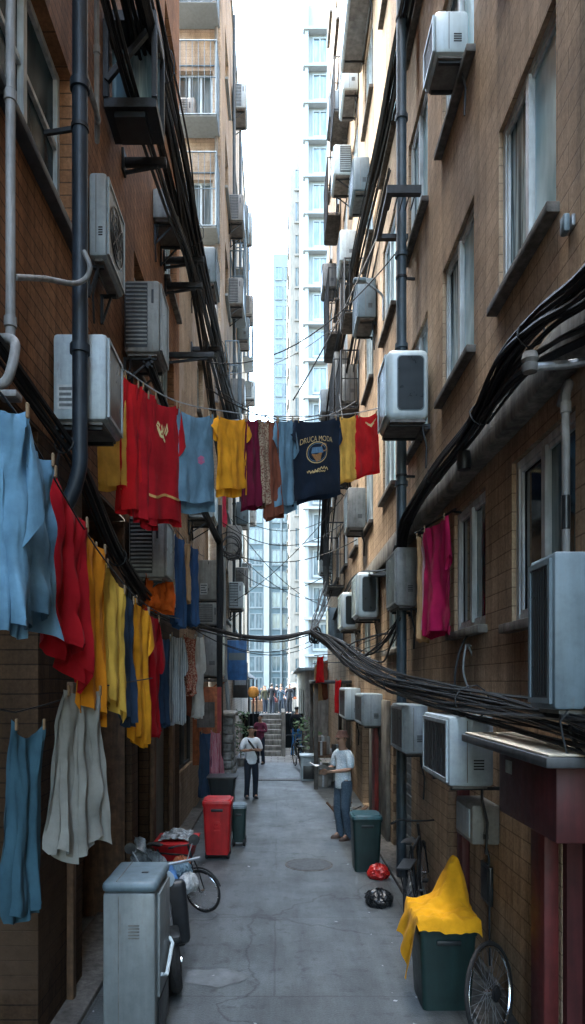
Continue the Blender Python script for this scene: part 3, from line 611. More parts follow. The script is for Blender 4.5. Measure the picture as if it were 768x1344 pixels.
for i, (y, z, lab) in enumerate(((21,20.2,'topmost air conditioner under the far left roofline'),(25.3,19.2,'air conditioner just under the far left roofline'),(29,14.6,'far small unit on the cream side wall above mid height'),(30,9.6,'farthest unit beside the pale glass block'),(25,6.2,'unit low down near the far left awning'),(17.6,8.6,'unit at the front corner of the cream side wall'),(22.4,5.6,'brownish unit above the blue shop sign'),(28,12.2,'weathered unit far along the cream side wall'))):
    A(-1, XC+.44, XC+.02, y, y+.9, z, z+.75, 'vent' if i % 2 else 'louvre', random.choice([M['ac'], M['acB'], M['acD']]), lab, XC, .03)
# ---------------------------------------------------------------- frames, cages, platforms
def cage(x0, x1, y0, y1, z0, z1, label, nb=7, m='iron', tray=True, name='window_cage', cat='cage'):
    t = thing(name, ((x0+x1)/2, (y0+y1)/2, z0), label, cat, 'metal window cages'); r = .014
    f = MB()
    for z in (z0, z1): f.tube([(x0,y0,z),(x1,y0,z),(x1,y1,z),(x0,y1,z)], r*1.4, 5, True)
    for (x, y) in ((x0,y0),(x1,y0),(x1,y1),(x0,y1)): f.tube([(x,y,z0),(x,y,z1)], r*1.4, 5)
    f.build('frame', M[m], t)
    b = MB()
    for k in range(1, nb): b.tube([(x0+(x1-x0)*k/nb, y0, z0),(x0+(x1-x0)*k/nb, y0, z1)], r*.7, 4)
    nn = max(2, int((y1-y0)/.16))
    for k in range(1, nn):
        xx = x1 if x1 < 0 else x0; b.tube([(xx, y0+(y1-y0)*k/nn, z0),(xx, y0+(y1-y0)*k/nn, z1)], r*.7, 4)
    b.tube([(x0,y0,(z0+z1)/2),(x1,y0,(z0+z1)/2)], r*.8, 4); b.build('bars', M[m], t)
    if tray: MB().box(x0+.01, x1-.01, y0+.01, y1-.01, z0-.05, z0-.02).build('tray', M['concD' if m == 'iron' else 'white'], t)
    return t
M['cageB'] = pm('blue_grey_painted_iron', (.10, .15, .19), .5, metal=.2, var=.3, scale=8)
for z, l in ((13.45,'lowest blue-grey cage on the cream front, above the white box unit'),(16.1,'blue-grey cage with the air unit inside on the cream front'),(18.8,'topmost blue-grey balcony cage on the cream front')):
    cage(-2.62, -1.46, 16.3, 16.97, z, z+1.75, l, 8, 'cageB')
A(-1, -2.0, -2.5, 16.42, 16.9, 16.15, 16.6, 'louvre', M['acD'], 'old air conditioner standing inside the caged cream balcony', -2.55, .02, bracket=False)
cage(-1.40, -1.02, 20.2, 21.6, 13.8, 15.3, 'thin grey cage on the cream side wall against the sky', 3, 'cageB', True)
for (y, z, h, l) in ((21.5,15.6,1.5,'thin cage far along the cream side wall below its roof'),(24.6,10.2,1.6,'grey cage half way up the far cream side wall'),(18.3,10.0,1.7,'cage over a window just beyond the cream corner'),(27.8,15.8,1.6,'farthest cage on the cream side wall')):
    cage(XC+.01, XC+.36, y, y+1.4, z, z+h, l, 3, 'cageB', True)
for (y, z, h, l) in ((17.2,9.2,1.5,'black cage tangled in the drooping strands'),(21.6,9.2,1.6,'farthest black cage low on the tan block'),(17.0,16.8,1.3,'thin cage near the top edge above the long unit')):
    cage(1.40, 1.79, y, y+1.3, z, z+h, l, 4)
cage(1.40, 1.79, 15.2, 16.5, 8.7, 9.95, 'black wire cage around the dark air conditioner above the line', 4)
cage(1.40, 1.79, 14.4, 15.3, 10.4, 11.5, 'black cage with cluttered bars behind the upper cables', 4)
cage(1.42, 1.79, 19.2, 21, 12.4, 14.2, 'rusty cage far up the right wall beside the white tower', 4)
cage(1.42, 1.79, 19.6, 21, 16.0, 17.6, 'small cage far up the right wall near the top edge', 4)
cage(1.36, 1.79, 18.5, 20.5, 5.2, 6.9, 'cluttered cage on the right above the cable knot', 4)
t = thing('bracket_tray', (1.6, 9.1, 8.6), 'empty black iron shelf bracket under a right-hand window', 'bracket')
b = MB(); b.box(1.36,1.79,8.55,8.63,8.70,8.80); b.box(1.36,1.79,9.42,9.50,8.70,8.76); b.box(1.36,1.42,8.632,9.418,8.70,8.76); b.build('frame', M['iron'], t)
b = MB()
for k in range(5): b.box(1.425+.072*k, 1.44+.072*k, 8.634, 8.9, 8.715, 8.73)
b.build('slats', M['iron'], t)
t = thing('fire_escape', (-1.45, 7, 8.2), 'dark iron platform with a braced glazed front high on the left wall', 'fire escape')
MB().box(-1.69,-1.18,6.65,7.12,8.18,8.27).build('deck', M['iron'], t); MB().box(-1.69,-1.18,6.65,7.12,9.02,9.12).build('top_frame', M['iron'], t)
for (x,y) in ((-1.67,6.66),(-1.20,6.66),(-1.20,7.09)): MB().bar((x,y,8.27),(x,y,9.02),.05).build('post', M['iron'], t)
MB().bar((-1.66,6.64,8.42),(-1.22,6.64,8.95),.05).build('brace', M['iron'], t)
MB().box(-1.68,-1.2,6.95,6.96,8.28,9.01).build('glazing', M['pane1'], t)
MB().box(-1.60,-1.3,6.7,7.05,8.12,8.178).build('ducting', M['dark'], t)
for i, (y, x1, z, l) in enumerate(((7.5,-1.22,8.28,'nearest black cable arm under the iron platform'),(10.2,-1.10,8.87,'double black cable arm high on the left wall'),(10.3,-1.14,8.55,'lower of the two black cable arms on the left wall'),(10.5,-.98,7.60,'longest black cable arm level with the louvred air conditioner'),(13.4,-1.1,9.1,'farthest black cable arm on the left wall'))):
    t = thing('wall_bracket', (-1.5, y, z), l, 'bracket', 'iron arms carrying cables')
    MB().box(XL+.002, x1, y-.035, y+.035, z-.04, z+.04, .006).build('arm', M['iron'], t)
    MB().box(XL+.001, XL+.03, y-.07, y+.07, z-.12, z+.12, .006).build('wall_plate', M['iron'], t)
    MB().bar((XL+.03, y, z-.11), (x1-.1, y, z-.045), .03).build('brace', M['iron'], t)
# ---------------------------------------------------------------- pipes
def smooth_path(pts, k=6):
    P = [Vector(p) for p in pts]; out = []
    for i in range(len(P)-1):
        a, b, c, d = P[max(i-1,0)], P[i], P[i+1], P[min(i+2,len(P)-1)]
        for j in range(k):
            t = j/k; out.append(.5*((2*b)+(c-a)*t+(2*a-5*b+4*c-d)*t*t+(3*b-a-3*c+d)*t**3))
    out.append(P[-1]); return out
def pipe(name, pts, r, m, label, collars=(), clamps=(), cat='pipe', k=5):
    t = thing(name, pts[0], label, cat)
    MB().tube(smooth_path(pts, k) if k else pts, r, 12).build('tube', M[m], t)
    for c in collars:
        c = Vector(c); MB().lathe([(r*.9,-.035),(r*1.3,-.03),(r*1.3,.03),(r*.9,.035)], c, 14).build('collar', M[m], t)
    for c, e in clamps:
        b = MB(); b.bar(c, e, .025, .03); b.lathe([(r*1.15,-.015),(r*1.15,.015)], c, 14); b.build('clamp', M['iron'], t)
    return t
pipe('drainpipe', [(-1.43,4.95,10.5),(-1.43,4.95,7),(-1.43,4.95,4.6),(-1.45,4.97,4.1),(-1.6,5.0,3.8),(-1.78,5.02,3.6)], .055, 'pipeB', 'thick blue-black drainpipe standing in front of the left air conditioners', [(-1.43,4.95,6.9),(-1.43,4.95,5.0)], [((-1.43,4.95,6.6),(XL,5.0,6.6)),((-1.43,4.95,8.2),(XL,5.0,8.2))], k=4)
pipe('conduit', [(-1.52,5.75,10.5),(-1.52,5.75,7.4),(-1.5,5.7,7.26),(-1.44,5.45,7.12),(-1.43,5.02,7.1)], .022, 'pipeG', 'thin grey conduit elbowing into the blue-black drainpipe', [(-1.52,5.75,7.9)])
pipe('standpipe', [(-1.60,4.1,9.5),(-1.60,4.1,6),(-1.60,4.1,4.72),(-1.60,4.08,4.64)], .029, 'pipeG', 'pale grey vertical pipe nearest the left picture edge', [(-1.60,4.1,6.1),(-1.60,4.1,4.75)], [((-1.60,4.1,6.12),(XL,4.1,6.12))], k=3)
pipe('branch_pipe', [(-1.58,4.12,5.02),(-1.50,4.6,5.05),(-1.42,5.05,5.1),(-1.40,5.4,5.2),(-1.42,5.7,5.45)][0:0] or [at(20,364,4.12), at(60,366,4.5), at(95,372,4.75), at(112,366,4.85), at(118,350,4.85), at(110,330,4.85)], .018, 'pipeG', 'curved grey pipe branching from the standpipe to the drainpipe')
t = pipe('pipe_elbow', [at(-6,446,4.0), at(10,444,3.95), at(20,452,3.9), at(16,480,3.85), at(8,500,3.85), at(-6,505,3.85)], .028, 'pipeG', 'white-grey pipe elbows above the blue clothes at the left edge')
MB().box(*(lambda p: (p.x-.06,p.x+.05,p.y-.05,p.y+.05,p.z-.02,p.z+.02))(at(14,520,3.8)), .01).build('end_cap', M['pipeG'], t)
pipe('drainpipe', [(1.62,9.0,16),(1.62,9.0,9),(1.62,9.0,4.9),(1.62,9.0,.02)], .066, 'pipeT', 'slate blue drainpipe running the full height of the right wall', [(1.62,9.0,z) for z in (12.2,10.0,8.2,7.0,5.2)], [((1.62,9.0,z),(XR,9.02,z)) for z in (11.3,7.9,5.3,2.6)], k=2)
pipe('conduit', [(1.79,4.35,4.36),(1.76,4.2,4.40),(1.72,4.05,4.36),(1.70,4.05,4.25),(1.70,4.05,3.9),(1.70,4.05,3.3)], .024, 'pipeG', 'grey conduit bending down in front of the lower right window', [(1.70,4.05,4.22)])
t = pipe('conduit_sleeve', [(1.70,4.05,3.7),(1.70,4.05,3.5)], .027, 'dark', 'black rubber sleeve on the grey conduit by the lower right window', k=0)
t = thing('insulator_arm', (1.6, 3.9, 4.38), 'steel arm with a knob insulator holding the thick black cables', 'bracket')
MB().tube([(1.9,3.78,4.40),(1.62,3.86,4.385),(1.46,3.92,4.40)], .025, 10).build('arm', M['steel'], t)
MB().lathe([(.0,-.06),(.04,-.05),(.05,-.01),(.034,.0),(.05,.02),(.04,.06),(.0,.07)], (1.44,3.92,4.42), 14).build('insulator', M['acU'], t)
t = thing('wall_lamp', (1.75, 11.6, 9.0), 'small grey lamp on a bent arm on the right wall', 'lamp')
a0 = Vector((1.78, 11.6, 8.72)); MB().tube([a0, a0+Vector((0,0,.38)), a0+Vector((-.05,-.03,.44)), a0+Vector((-.32,-.1,.60))], .02, 8).build('arm', M['steel'], t)
MB().box(a0.x-.52,a0.x-.30,11.44,11.56,9.30,9.36,.02).build('lamp_head', M['acB'], t)
t = thing('junction_box', (1.62, 5.9, 4.46), 'dark round junction box under the black cables on the ledge', 'junction box')
MB().lathe([(.0,-.06),(.055,-.055),(.065,0),(.055,.1),(.0,.11)], (1.60,5.9,4.48), 14).build('housing', M['binK'], t)
MB().tube([(1.60,5.9,4.6),(1.62,5.85,4.72),(1.60,5.7,4.76)], .012, 6).build('spout', M['cable'], t)
t = thing('wall_sensor', (1.78, 4.2, 5.4), 'small pale sensor on the brick right of the big upper window', 'fixture')
MB().box(1.735,1.775,4.16,4.23,5.34,5.45,.012).build('housing', M['acB'], t); MB().box(1.775,1.798,4.14,4.25,5.36,5.43,.004).build('back_plate', M['steel'], t)
# meter box, plaque, sign box
t = thing('meter_box', (1.68, 5.75, 1.28), 'small white meter box on the right brick under the nearest low unit', 'meter box')
MB().box(1.57,1.797,5.55,6.05,1.28,1.60,.015).build('body', M['acD'], t); MB().box(1.558,1.57,5.6,6.0,1.32,1.56,.004).build('cover', M['ac'], t)
MB().box(1.66,1.70,5.535,5.549,1.33,1.37).build('lock', M['dark'], t); MB().tube([(1.75,5.8,1.28),(1.785,5.8,1.1),(1.79,5.8,.2)], .008, 6).build('conduit', M['pipeB'], t)
t = thing('wall_plaque', (1.79, 5.85, .7), 'dark rectangular plaque on the brick above the spoked wheel', 'plaque')
MB().box(1.765,1.797,5.72,5.98,.72,1.05,.008).build('plate', M['dark'], t); MB().box(1.758,1.764,5.75,5.95,.75,1.02,.004).build('cover', M['binK'], t)
t = thing('sign_box', (1.6, 4, 1.75), 'maroon boxed canopy with a pale flat top over the right-hand doorway', 'canopy')
MB().box(1.44,1.797,3.55,4.47,1.76,2.165,.012).build('box', M['maroon'], t)
MB().box(1.33,1.797,3.40,4.97,2.17,2.225,.008).build('roof_edge', M['frameD'], t)
MB().box(1.35,1.795,3.42,4.95,2.227,2.238,.003).build('roof_board', M['paleroof'], t)
MB().box(1.436,1.4395,4.22,4.33,2.03,2.11).build('notice', M['sticker'], t)
for (x, y, r, l) in ((-1.52,16.93,.045,'grey downpipe on the cream front beside the cages'),(-2.7,16.93,.03,'thin dark pipe left of the cages on the cream front')):
    pipe('downpipe', [(x,y,9.5),(x,y,15),(x,y,22.6)], r, 'pipeG' if r > .04 else 'pipeT', l, [(x,y,12),(x,y,15.6),(x,y,18.4)], k=2)
for (y, l) in ((20.8,'first downpipe along the cream side wall'),(24.3,'second downpipe along the cream side wall'),(30.6,'last downpipe along the cream side wall')):
    pipe('downpipe', [(XC+.09,y,4),(XC+.09,y,13),(XC+.09,y,22.8)], .05, 'pipeT', l, [(XC+.09,y,8),(XC+.09,y,12),(XC+.09,y,16)], k=2)
# left: rusty shelf and red panel
t = thing('wall_shelf', (-1.45, 14.8, 2.5), 'rusty braced shelf under the large grey unit on the left', 'shelf')
MB().box(XL,-1.15,14.1,15.5,2.60,2.66,.008).build('board', M['concD'], t)
for y in (14.2,15.4): MB().bar((XL,y,2.2),(-1.2,y,2.6),.03).build('brace', M['rust'], t)
t = thing('shop_hoarding', (-1.3, 14, 1.2), 'worn red and brown shop panel behind the pink cloth', 'sign')
MB().box(-1.69,-1.12,13.55,13.6,.95,2.5,.006).build('board', M['rust'], t); MB().box(-1.2,-1.12,13.53,13.548,.95,2.5).build('edge_strip', M['redpost'], t)
MB().box(-1.6,-1.25,13.535,13.548,1.7,2.2).build('poster', M['concD'], t)
t = thing('stone_pier', (-1.25, 16.3, 0), 'rough mottled stone pier beside the standing man', 'pier')
pb = MB()
random.seed(4)
for k in range(9):
    for j in range(3): pb.box(-1.42+random.uniform(0,.02),-1.02+random.uniform(-.05,.02),15.7+j*.42,15.7+j*.42+.40,k*.2,k*.2+.192,.035)
pb.build('blockwork', M['stone'], t); MB().box(-1.45,-.98,15.62,17.0,1.81,1.9,.03).build('coping', M['conc'], t)
t = pipe('utility_pole', [(-1.19,14.0,0),(-1.19,14.0,2.5),(-1.2,14.0,5.2),(-1.2,14.0,6.2)], .06, 'pipeB', 'dark pole wrapped in cables beside the printed grey unit', cat='pole', k=2)
pipe('downpipe', [(-1.22,17.2,0),(-1.24,17.2,1.9),(-1.34,17.2,3.2),(-1.36,17.2,6)], .05, 'white', 'white downpipe by the stone pier', k=3)
# ---------------------------------------------------------------- cables
def cable_mesh(pts, r, m, name, par, n=5, k=6):
    return MB().tube(smooth_path(pts, k), r, n).build(name, m, par)
def bundle(name, path, n, spread, r, label, mats=('cable',), seed=1, cat='cables', taper=None, sag=.0):
    random.seed(seed)
    t = thing(name, path[0], label, cat); P = [Vector(p) for p in path]
    for i in range(n):
        a = random.uniform(0, 6.28); q = math.sqrt(random.random()); pts = []; ph = random.uniform(0, 6); fr = random.uniform(.5, 1.6)
        for j, p in enumerate(P):
            d = (P[min(j+1,len(P)-1)] - P[max(j-1,0)]).normalized()
            u = d.cross(Vector((0,0,1))); u = u.normalized() if u.length > .1 else Vector((1,0,0)); w = u.cross(d)
            sp = spread * (taper[j] if taper else 1); aa = a + fr*math.sin(j*.7+ph)*.8
            pts.append(p + (u*math.cos(aa) + w*math.sin(aa)) * q * sp + Vector((0,0,-sag*random.random())))
        cable_mesh(pts, r*random.uniform(.55,1.5), M[random.choice(mats)], 'cable', t)
    if n > 10:
        S = smooth_path(P, 6)
        for j in range(5, len(S)-4, 9):
            d = (S[j+1]-S[j-1]).normalized(); u = d.orthogonal().normalized(); w = d.cross(u); rr = spread*(taper[min(len(P)-1, j//6)] if taper else 1)*1.02 + r
            MB().tube([S[j] + (u*math.cos(a*.524) + w*math.sin(a*.524))*rr*random.uniform(.9,1.05) + d*random.uniform(-.01,.01) for a in range(12)], .006, 5, True).build('tie', M['cableG'], t)
    return t
mainP = [(1.66,3.0,2.30),(1.56,3.6,2.37),(1.52,4.8,2.42),(1.46,6.5,2.49),(1.36,8.4,2.62),(1.20,10.2,2.86),(.98,12.2,3.27),(.70,14,3.62)]
bundle('cable_bundle', mainP, 27, .125, .0100, 'heavy sagging bundle of black cables sweeping from the knot down to the right edge', ('cable','cable','cable','cableG')*4+('cableR',), 11, taper=[1.2,1.1,1,1,1.05,1.15,1.0,.55])
crossP = [(.70,14,3.62),(.1,13.9,3.48),(-.54,13.6,3.46),(-1.1,12.9,3.52),(-1.50,11.2,3.56),(-1.52,9.2,3.52),(-1.50,7.6,3.56),(-1.50,6.2,3.82),(-1.52,5.2,4.22),(-1.58,4.4,4.42),(-1.66,3.6,4.6)]
bundle('cable_bundle', crossP, 11, .065, .0115, 'black cable bundle crossing the alley and climbing the left wall behind the clothes', ('cable','cable','cableG'), 12, taper=[.6,1,.9,1,1.1,1.2,1.1,1,.9,.9,.9])
wallP = [(1.62,2.6,4.62),(1.58,3.4,4.60),(1.52,3.9,4.66),(1.54,4.6,4.74),(1.56,5.4,4.64),(1.56,6.5,4.66),(1.58,7.6,4.66),(1.60,8.6,4.58),(1.60,8.95,4.3),(1.60,9.1,3.6)]
bundle('cable_bundle', wallP, 19, .068, .0125, 'thick black cable bundle snaking along the ledge on the right wall', ('cable',), 13, taper=[1.3,1.2,1.0,1.1,.9,1.0,.9,1,.9,.7])
bundle('cable_bundle', [(1.72,2.6,4.36),(1.66,3.3,4.38),(1.56,3.9,4.48),(1.56,4.5,4.60),(1.57,5.2,4.6)], 5, .05, .016, 'loose black cables passing under the insulator arm at the right edge', ('cable',), 14)
hl = [(-1.32,3.2,9.15),(-1.30,5,9.05),(-1.29,6.6,9.05),(-1.27,8.5,9.15),(-1.26,10.2,9.05),(-1.26,13,9.3),(-1.28,16,9.6),(-1.22,18.5,9.65),(-1.2,21,9.1)]
bundle('cable_bundle', hl, 24, .19, .018, 'bundle of thick black cables along iron arms high on the left wall', ('cable',), 15, taper=[1,1,1,1,.9,.9,.9,1,1])
bundle('cable_bundle', [(-1.46,4.2,8.5),(-1.42,6.5,8.34),(-1.36,8.5,8.5),(-1.30,10.3,8.72),(-1.3,12.5,8.3),(-1.33,15,7.9),(-1.3,17.2,7.6)], 6, .09, .016, 'lower strands of black cable beside the high left bundle', ('cable',), 16)
hr = [(1.72,6.5,11.3),(1.70,8.7,11.3),(1.68,11,11.25),(1.64,13.5,11.35),(1.60,16,11.3),(1.56,18.5,11.0),(1.5,20.5,9.8),(1.46,21.5,8.0),(1.44,22,6.5)]
bundle('cable_bundle', hr, 16, .12, .017, 'black cable bundle descending along the upper right wall', ('cable',), 17, taper=[1,1,1,1,1,1,1.3,1.6,1.6])
bundle('cable_bundle', [(1.76,10.8,10.6),(1.7,13,10.3),(1.6,15.5,9.6),(1.5,17.5,8.3),(1.4,18.6,6.8),(1.36,19,5.8)], 7, .12, .012, 'loose strands drooping from the upper right wall towards the line', ('cable','cableG'), 18)
bundle('cable_bundle', [(1.60,9.1,4.35),(1.66,10,4.22),(1.66,11.5,4.42),(1.64,13.2,4.66),(1.6,15,4.75),(1.58,17,4.6),(1.5,18.5,4.3)], 9, .08, .014, 'dark cables tucked beneath the ledge beyond the slate drainpipe', ('cable',), 19)
bundle('cable_bundle', [(1.60,8.95,3.5),(1.5,9.3,3.25),(1.4,9.8,3.12),(1.3,10.8,3.06),(1.22,11.8,3.12),(1.05,12.8,3.35),(.85,13.6,3.55)], 9, .13, .010, 'fan of drooping cables from the drainpipe to the cable knot', ('cable','cable','cableG'), 20, taper=[.4,1.2,1.6,1.6,1.4,1,.5], sag=.1)
bundle('cable_bundle', [(-1.19,13.9,5.6),(-1.16,13.9,4.6),(-1.17,13.9,3.6),(-1.15,13.9,2.4),(-1.14,13.9,.8)], 9, .06, .016, 'cables strapped down the dark pole on the left', ('cable',), 22)
bundle('cable_bundle', [(-1.40,7.4,6.05),(-1.38,8.6,5.95),(-1.34,10.2,5.75),(-1.28,12,5.55),(-1.2,13.9,5.45)], 8, .06, .014, 'black cables running below the blue-grey tee to the dark pole', ('cable',), 23)
bundle('cable_bundle', [(.70,14,3.62),(.86,15.5,4.0),(1.1,17.5,4.5),(1.35,19,5.2)], 12, .10, .012, 'frayed tuft of cables rising from the knot to the right wall', ('cable',), 24, taper=[.5,1,1.4,2.2])
kt = thing('cable_knot', (.70,14,3.6), 'tight black knot where the big cable bundles meet', 'cables')
random.seed(3)
for i in range(9):
    a = random.uniform(-.3,.3); c = Vector((.74+random.uniform(-.05,.07), 13.95+random.uniform(-.06,.06), 3.56+random.uniform(-.10,.06)))
    rr = random.uniform(.09,.16)
    MB().tube([c + Vector((math.cos(k*math.pi/8)*rr*.5, math.cos(k*math.pi/8)*rr*a, math.sin(k*math.pi/8)*rr)) for k in range(16)], .014, 6, True).build('coil', M['cable'], kt)
def coil(c, r, n, label, m='cable', seed=1, rr=.012, tilt=.3):
    random.seed(seed); t = thing('cable_coil', c, label, 'cables'); c = Vector(c)
    for i in range(n):
        q = c + Vector((random.uniform(-.04,.04), random.uniform(-.03,.03), random.uniform(-.1,.1))); s = r*random.uniform(.7,1.1)
        MB().tube([q + Vector((math.cos(k*math.pi/10)*s, math.cos(k*math.pi/10)*s*tilt, math.sin(k*math.pi/10)*s*1.1)) for k in range(20)], rr, 5, True).build('loop', M[m], t)
    return t
coil((-.98,14.0,5.35), .22, 4, 'black looped cable coil hanging by the dark pole', seed=2)
t = thing('hanging_loop', (1.74,6.4,3.0), 'pale looped cable hanging below the lower right window sill', 'cables')
for pts in ([at(640,822,6.2), at(618,830,6.3), at(605,850,6.4), at(598,880,6.4), at(597,905,6.4)], [at(612,845,6.4), at(608,880,6.4), at(618,910,6.4), at(632,922,6.35), at(640,890,6.3), at(630,858,6.35), at(614,845,6.4)], [at(614,846,6.38), at(625,870,6.35), at(637,888,6.3)]):
    MB().tube(smooth_path([p for p in pts], 6), .010, 6).build('cord', M['cableW' if pts[0].y > 6.2 else 'cableG'], t)
MB().lathe([(.014,-.05),(.018,-.03),(.018,.04),(.01,.06)], at(597,905,6.4), 8).build('plug', M['dark'], t)
t = thing('hanging_loop', (1.5,3.5,2.4), 'tangle of black flex dangling under the large unit at the right edge', 'cables')
for pts in ([(1.5,3.45,2.46),(1.49,3.5,2.36),(1.53,3.5,2.28),(1.60,3.5,2.29),(1.60,3.5,2.36),(1.56,3.48,2.40)], [(1.54,3.45,2.46),(1.56,3.5,2.38),(1.51,3.5,2.30),(1.55,3.5,2.24)]):
    MB().tube(smooth_path(pts, 6), .010, 6).build('cord', M['cable'], t)
def wire(a, b, sag, r, label, m='cable', n=14):
    a = Vector(a); b = Vector(b); pts = [a.lerp(b, i/n) - Vector((0,0,sag*4*(i/n)*(1-i/n))) for i in range(n+1)]
    tag(MB().tube(pts, r, 5).build('wire', M[m]), label, 'wire', 'thin wires strung across the alley')
W = [((-1.1,10.5,7.5),(1.62,9.2,8.4),.5,.009,'thin black wire sagging from the longest cable arm to the slate drainpipe'),
 ((-1.1,10.5,7.12),(1.5,13.2,8.0),.45,.011,'paired black wire crossing the white sky above the line'),
 ((-1.2,13,8.2),(1.5,14.6,8.6),.5,.008,'faint wire just below the paired black wire'),
 ((.2,9.0,6.3),(1.6,10.5,9.6),.12,.010,'diagonal wire climbing right from above the maroon top'),
 ((-1.3,15,9.3),(1.5,17,11.5),.3,.008,'wire rising to the upper right bundle'),
 ((-1.2,13.9,5.3),(1.5,13,5.3),.35,.010,'wire sagging under the hanging tees'),
 ((-1.15,14.2,5.9),(1.5,16,6.3),.5,.009,'wire dipping behind the navy tee hem'),
 ((-1.1,17,4.6),(1.5,14,6.6),.25,.008,'wire slanting up to the grey louvred unit on the right'),
 ((-1.1,16,6.4),(1.45,18.5,4.6),.4,.009,'wire slanting down towards the cable knot'),
 ((-1.15,14,3.4),(.7,14,3.45),.22,.008,'slack wire just under the crossing bundle'),
 ((-1.35,11,3.45),(.7,14,3.35),.3,.008,'lowest slack wire under the crossing bundle'),
 ((-1.2,19,7.2),(1.5,21,7.6),.4,.010,'far wire across the pale buildings'),
 ((-1.2,21,6.0),(1.4,19,5.6),.5,.010,'far low wire in front of the glass block'),
 ((-.9,14,5.3),(1.36,19,4.9),.35,.008,'wire leaving the black coil to the right'),
 ((1.1,10.5,6.4),(1.42,16,9.4),.25,.010,'wire looping up from the navy tee to the dark caged unit')]
for w in W: wire(*w)
# ---------------------------------------------------------------- laundry
CL = {}
def cm(key, *a, **k):
    if key not in CL: CL[key] = cloth(key, *a, **k)
    return CL[key]
SKY = cm('light_blue_cotton', (.15,.30,.43), var=.35); RED = cm('deep_red_jersey', (.36,.008,.014)); RED2 = cm('bright_red_jersey', (.55,.012,.016))
ORG = cm('orange_cotton', (.62,.22,.012)); AMB = cm('amber_cotton', (.72,.31,.018)); MUS = cm('mustard_cotton', (.60,.37,.06)); NAV = cm('navy_denim', (.03,.055,.10))
JEAN = cm('blue_denim', (.035,.09,.20)); GRB = cm('grey_blue_jersey', (.13,.235,.32)); MAR = cm('maroon_cotton', (.13,.008,.03)); BEI = cm('beige_print_cotton', (.36,.27,.19), pattern='print', col2=(.16,.07,.05))
BRN = cm('brown_red_cotton', (.19,.06,.035)); SKT = cm('shade_toned_white_cotton', (.30,.295,.27), trans=.15); WHT = cm('white_cotton', (.48,.48,.45), trans=.2); GRW = cm('grey_white_stripe', (.42,.45,.46), pattern='stripe', col2=(.20,.23,.25)); BRP = cm('brown_red_print', (.25,.06,.04), pattern='print', col2=(.45,.30,.22))  # SKT: white cotton with shade put into its colour
MAG = cm('magenta_cotton', (.50,.015,.10)); PNK = cm('pale_pink_cotton', (.6,.40,.44)); TAN = cm('tan_cotton', (.45,.29,.15)); BLV = cm('sheer_blue_cotton', (.05,.115,.155), trans=.15); NVT = cm('navy_jersey', (.012,.022,.042)); YEL = cm('yellow_cotton', (.72,.42,.08)); GREY = cm('slate_grey_jersey', (.12,.15,.18))  # BLV: blue darkened so the low corner's shade sits in the colour
CREAM = pm('cream_print', (.60,.45,.22), .8, var=.25, scale=30, streak=0); PINKP = pm('pink_print', (.45,.10,.22), .8, var=.2, scale=30, streak=0)
BLUP = pm('blue_print', (.10,.20,.32), .8, var=.3, scale=40, streak=0); ORP = pm('ochre_print', (.36,.18,.07), .8, var=.35, scale=40, streak=0)
PEG = pm('wooden_peg', (.24,.16,.09), .7, var=.3, scale=40, streak=0)
